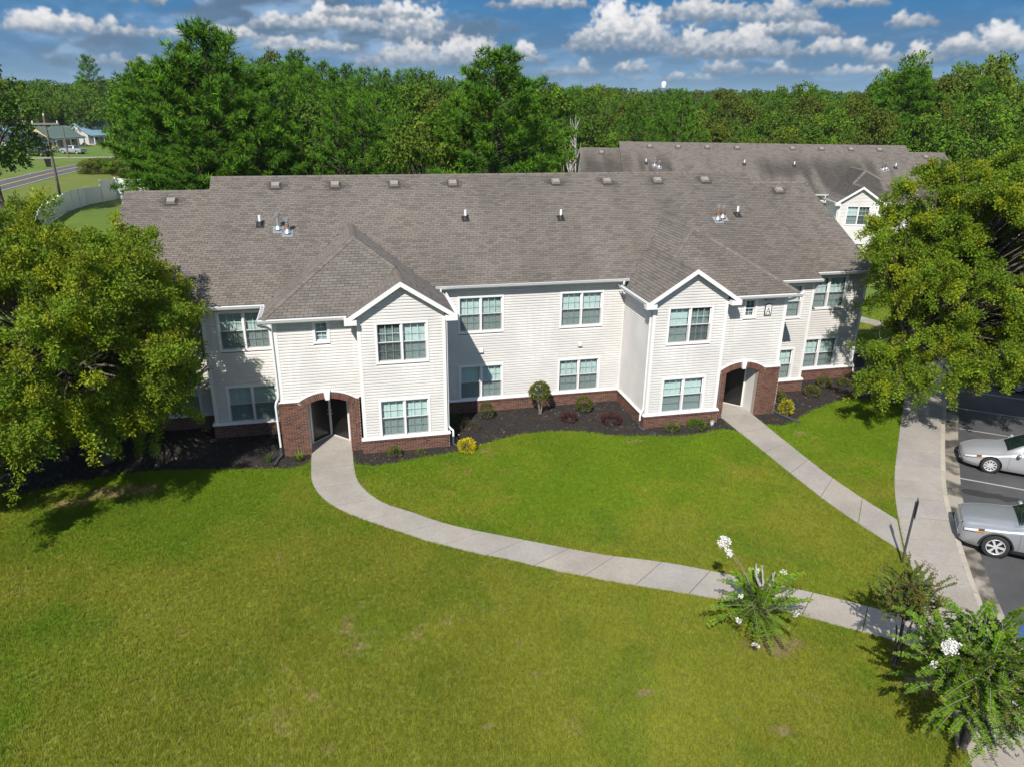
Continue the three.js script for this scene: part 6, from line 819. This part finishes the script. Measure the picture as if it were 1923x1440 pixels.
// pickups in front of the houses
const truckS = { w: 0.98, R: 0.4, ax: [1.9, -1.75], spokes: 6, spw: 0.07, bars: 3, group: 'pickups in front of the houses', st: [[2.85, 0.7, 0.5, 0.8, 0.95, 0.55], [2.8, 0.9, 0.4, 0.95, 1.1, 0.7], [2.4, 0.97, 0.35, 1.06, 1.18, 0.78], [1.6, 0.98, 0.33, 1.1, 1.22, 0.8], [1.2, 0.98, 0.33, 1.13, 1.25, 0.8], [0.85, 0.98, 0.33, 1.15, 1.6, 0.72], [0.5, 0.98, 0.33, 1.16, 1.83, 0.68], [-0.2, 0.98, 0.33, 1.16, 1.86, 0.67], [-0.8, 0.98, 0.33, 1.16, 1.82, 0.68], [-0.98, 0.98, 0.33, 1.16, 1.6, 0.7], [-1.06, 0.98, 0.33, 1.12, 1.17, 0.8], [-1.8, 0.98, 0.35, 1.12, 1.17, 0.8], [-2.7, 0.97, 0.4, 1.12, 1.16, 0.8], [-2.85, 0.9, 0.5, 1.1, 1.14, 0.75]], ws: [1.16, 0.58], rw: [-0.85, -1.0], win: [[0.8, 0.1], [0.04, -0.7]], seam: [1.15, 0.07, -0.85], lamp: [2.8, 2.45, 0.45, 0.56], tail: [-2.6, -2.83], mir: [1.0, 1.2], grille: [2.84, 0.62, 1.0, 0.6] };
makeCar('pickup_truck', 'silver pickup truck on the grass in front of the yellow house', [-65.4, -0.28, -162.3], 2.7, truckS, silver);
makeCar('pickup_truck', 'black pickup truck beside the porch of the dark roofed house', [-70.6, -0.28, -156.4], 2.65, truckS, dark);
// poles, wheelie bin, fence
const poleM = std([0.25, 0.22, 0.19], 0.9, { map: T.bark });
function utilityPole(label, [x, z], h, arm, lamp) { const t = thing('utility_pole', label, 'utility pole', [x, -0.35, z], 0.25); mesh('pole', new THREE.CylinderGeometry(0.13, 0.19, h, 10).translate(0, h / 2, 0), poleM, t); if (arm) { mesh('crossarm', new GB().box(-arm / 2, arm / 2, h - 1.05, h - 0.85, 0.1, 0.24), std([0.45, 0.42, 0.38], 0.85, { map: T.bark }), t); for (const s of [-1, 1]) { mesh('brace', new GB().bar([0, h - 1.7, 0.16], [s * arm * 0.28, h - 1.05, 0.17], 0.04, 0.04), M.galv, t); mesh('insulator', new THREE.CylinderGeometry(0.06, 0.09, 0.28, 8).translate(s * (arm / 2 - 0.15), h - 0.72, 0.17), M.vinyl, t); } mesh('insulator', new THREE.CylinderGeometry(0.06, 0.08, 0.3, 8).translate(0, h + 0.12, 0), M.vinyl, t); } if (lamp) { mesh('lamp_arm', new GB().box(0, 1.2, h - 0.15, h - 0.08, -0.04, 0.04), M.galv, t); mesh('lamp_head', new GB().box(1.0, 1.6, h - 0.2, h - 0.06, -0.14, 0.14), M.galv, t); } return t; }
utilityPole('tall wooden utility pole with crossarm beside the road', [-41.9, -75.5], 10.6, 2.9); utilityPole('slim lamp pole in front of the yellow house', [-63.1, -151], 6.4, 0, true); utilityPole('distant utility pole with crossarm, against the wood', [-60.4, -184.7], 7.6, 3.2);
for (const [a, b, n] of [[[-41.2, 9.6, -75.6], [-59.9, 6.8, -184.8], 'overhead_wire'], [[-42.6, 9.6, -75.2], [-61.2, 6.8, -184.4], 'overhead_wire']]) { const m = V3(...a).lerp(V3(...b), 0.5); m.y -= 1.2; const w = mesh(numbered(n), new THREE.TubeGeometry(new THREE.QuadraticBezierCurve3(V3(...a), m, V3(...b)), 30, 0.012, 4), M.black, scene); tag(w, 'thin overhead wire between the two utility poles with crossarms', 'wire', 'wires between the utility poles'); }
{ const t = thing('wheelie_bin', 'dark wheelie bin at the edge of the road', 'bin', [-60.2, -0.28, -129.4], 0.4); mesh('tub', new GB().hex([[-0.4, 0.05, 0.4], [0.4, 0.05, 0.4], [0.4, 0.05, -0.4], [-0.4, 0.05, -0.4], [-0.5, 1.3, 0.5], [0.5, 1.3, 0.5], [0.5, 1.3, -0.5], [-0.5, 1.3, -0.5]]), M.black, t); mesh('lid', new GB().box(-0.54, 0.54, 1.3, 1.42, -0.54, 0.56), M.black, t); }
{ const f = thing('vinyl_fence', 'white vinyl privacy fence stepping along the lawn at the left', 'fence', [0, 0, 0]), line = [[-35.5, -48], [-37.6, -56.5], [-38.5, -66], [-37.9, -72], [-35.7, -77.2], [-29.5, -76.6], [-23, -75.8]], fm = std([0.82, 0.83, 0.84], 0.4), pts = []; for (let i = 0; i < line.length - 1; i++) { const a = line[i], b = line[i + 1], n = Math.round(Math.hypot(b[0] - a[0], b[1] - a[1]) / 2.3); for (let k = 0; k < n; k++) pts.push([lerp(a[0], b[0], k / n), lerp(a[1], b[1], k / n)]); } pts.push(line[line.length - 1]);
  pts.forEach(([x, z], i) => { const y = 2.05 + (i > pts.length - 9 ? 0.55 : 0.12 * Math.sin(i * 0.9)); mesh('post', new GB().box(x - 0.07, x + 0.07, -0.1, y + 0.1, z - 0.07, z + 0.07), fm, f); mesh('post_cap', new GB().hex([[x - 0.09, y + 0.1, z + 0.09], [x + 0.09, y + 0.1, z + 0.09], [x + 0.09, y + 0.1, z - 0.09], [x - 0.09, y + 0.1, z - 0.09], [x - 0.02, y + 0.18, z + 0.02], [x + 0.02, y + 0.18, z + 0.02], [x + 0.02, y + 0.18, z - 0.02], [x - 0.02, y + 0.18, z - 0.02]]), fm, f); if (i + 1 < pts.length) { const q = pts[i + 1]; mesh('panel', new GB().bar([x, y / 2, z], [q[0], y / 2, q[1]], 0.04, y - 0.1), fm, f); mesh('rail', new GB().bar([x, y - 0.05, z], [q[0], y - 0.05, q[1]], 0.07, 0.12), fm, f); } }); }
{ const [x, z] = spot(1238, 1500), t = thing('water_tower', 'white water tower on blue legs far off on the skyline', 'water tower', [x, 7, z]); const bl = std([0.06, 0.2, 0.5], 0.5); mesh('tank', new THREE.LatheGeometry([[0, 20], [3, 20.5], [4.6, 23], [4.8, 29], [4.2, 32], [2.2, 33.6], [0, 34]].map(([a, b]) => new THREE.Vector2(a, b)), 20), M.vinyl, t); for (let k = 0; k < 4; k++) { const a = k * Math.PI / 2 + 0.5; mesh('leg', new GB().bar([Math.cos(a) * 6, -2, Math.sin(a) * 6], [Math.cos(a) * 4.2, 23, Math.sin(a) * 4.2], 0.9, 0.9), bl, t); } mesh('riser', new THREE.CylinderGeometry(0.9, 0.9, 22, 10).translate(0, 9, 0), bl, t); }
// third house of the estate: the same plan
{ const c = houseB.clone(); c.name = numbered('apartment_building'); c.position.set(66.5, -0.5, -27.5); c.rotation.y = -0.33; c.userData = { ...houseB.userData, label: 'farthest apartment building, its grey roof showing above the right tree' }; scene.add(c); }
scene.fog = new THREE.FogExp2(new THREE.Color(0.75, 0.86, 1.0), 0.00008);
scene.traverse((o) => { if (o.isMesh) { o.castShadow = true; o.receiveShadow = true; } });
renderer.render(scene, camera);
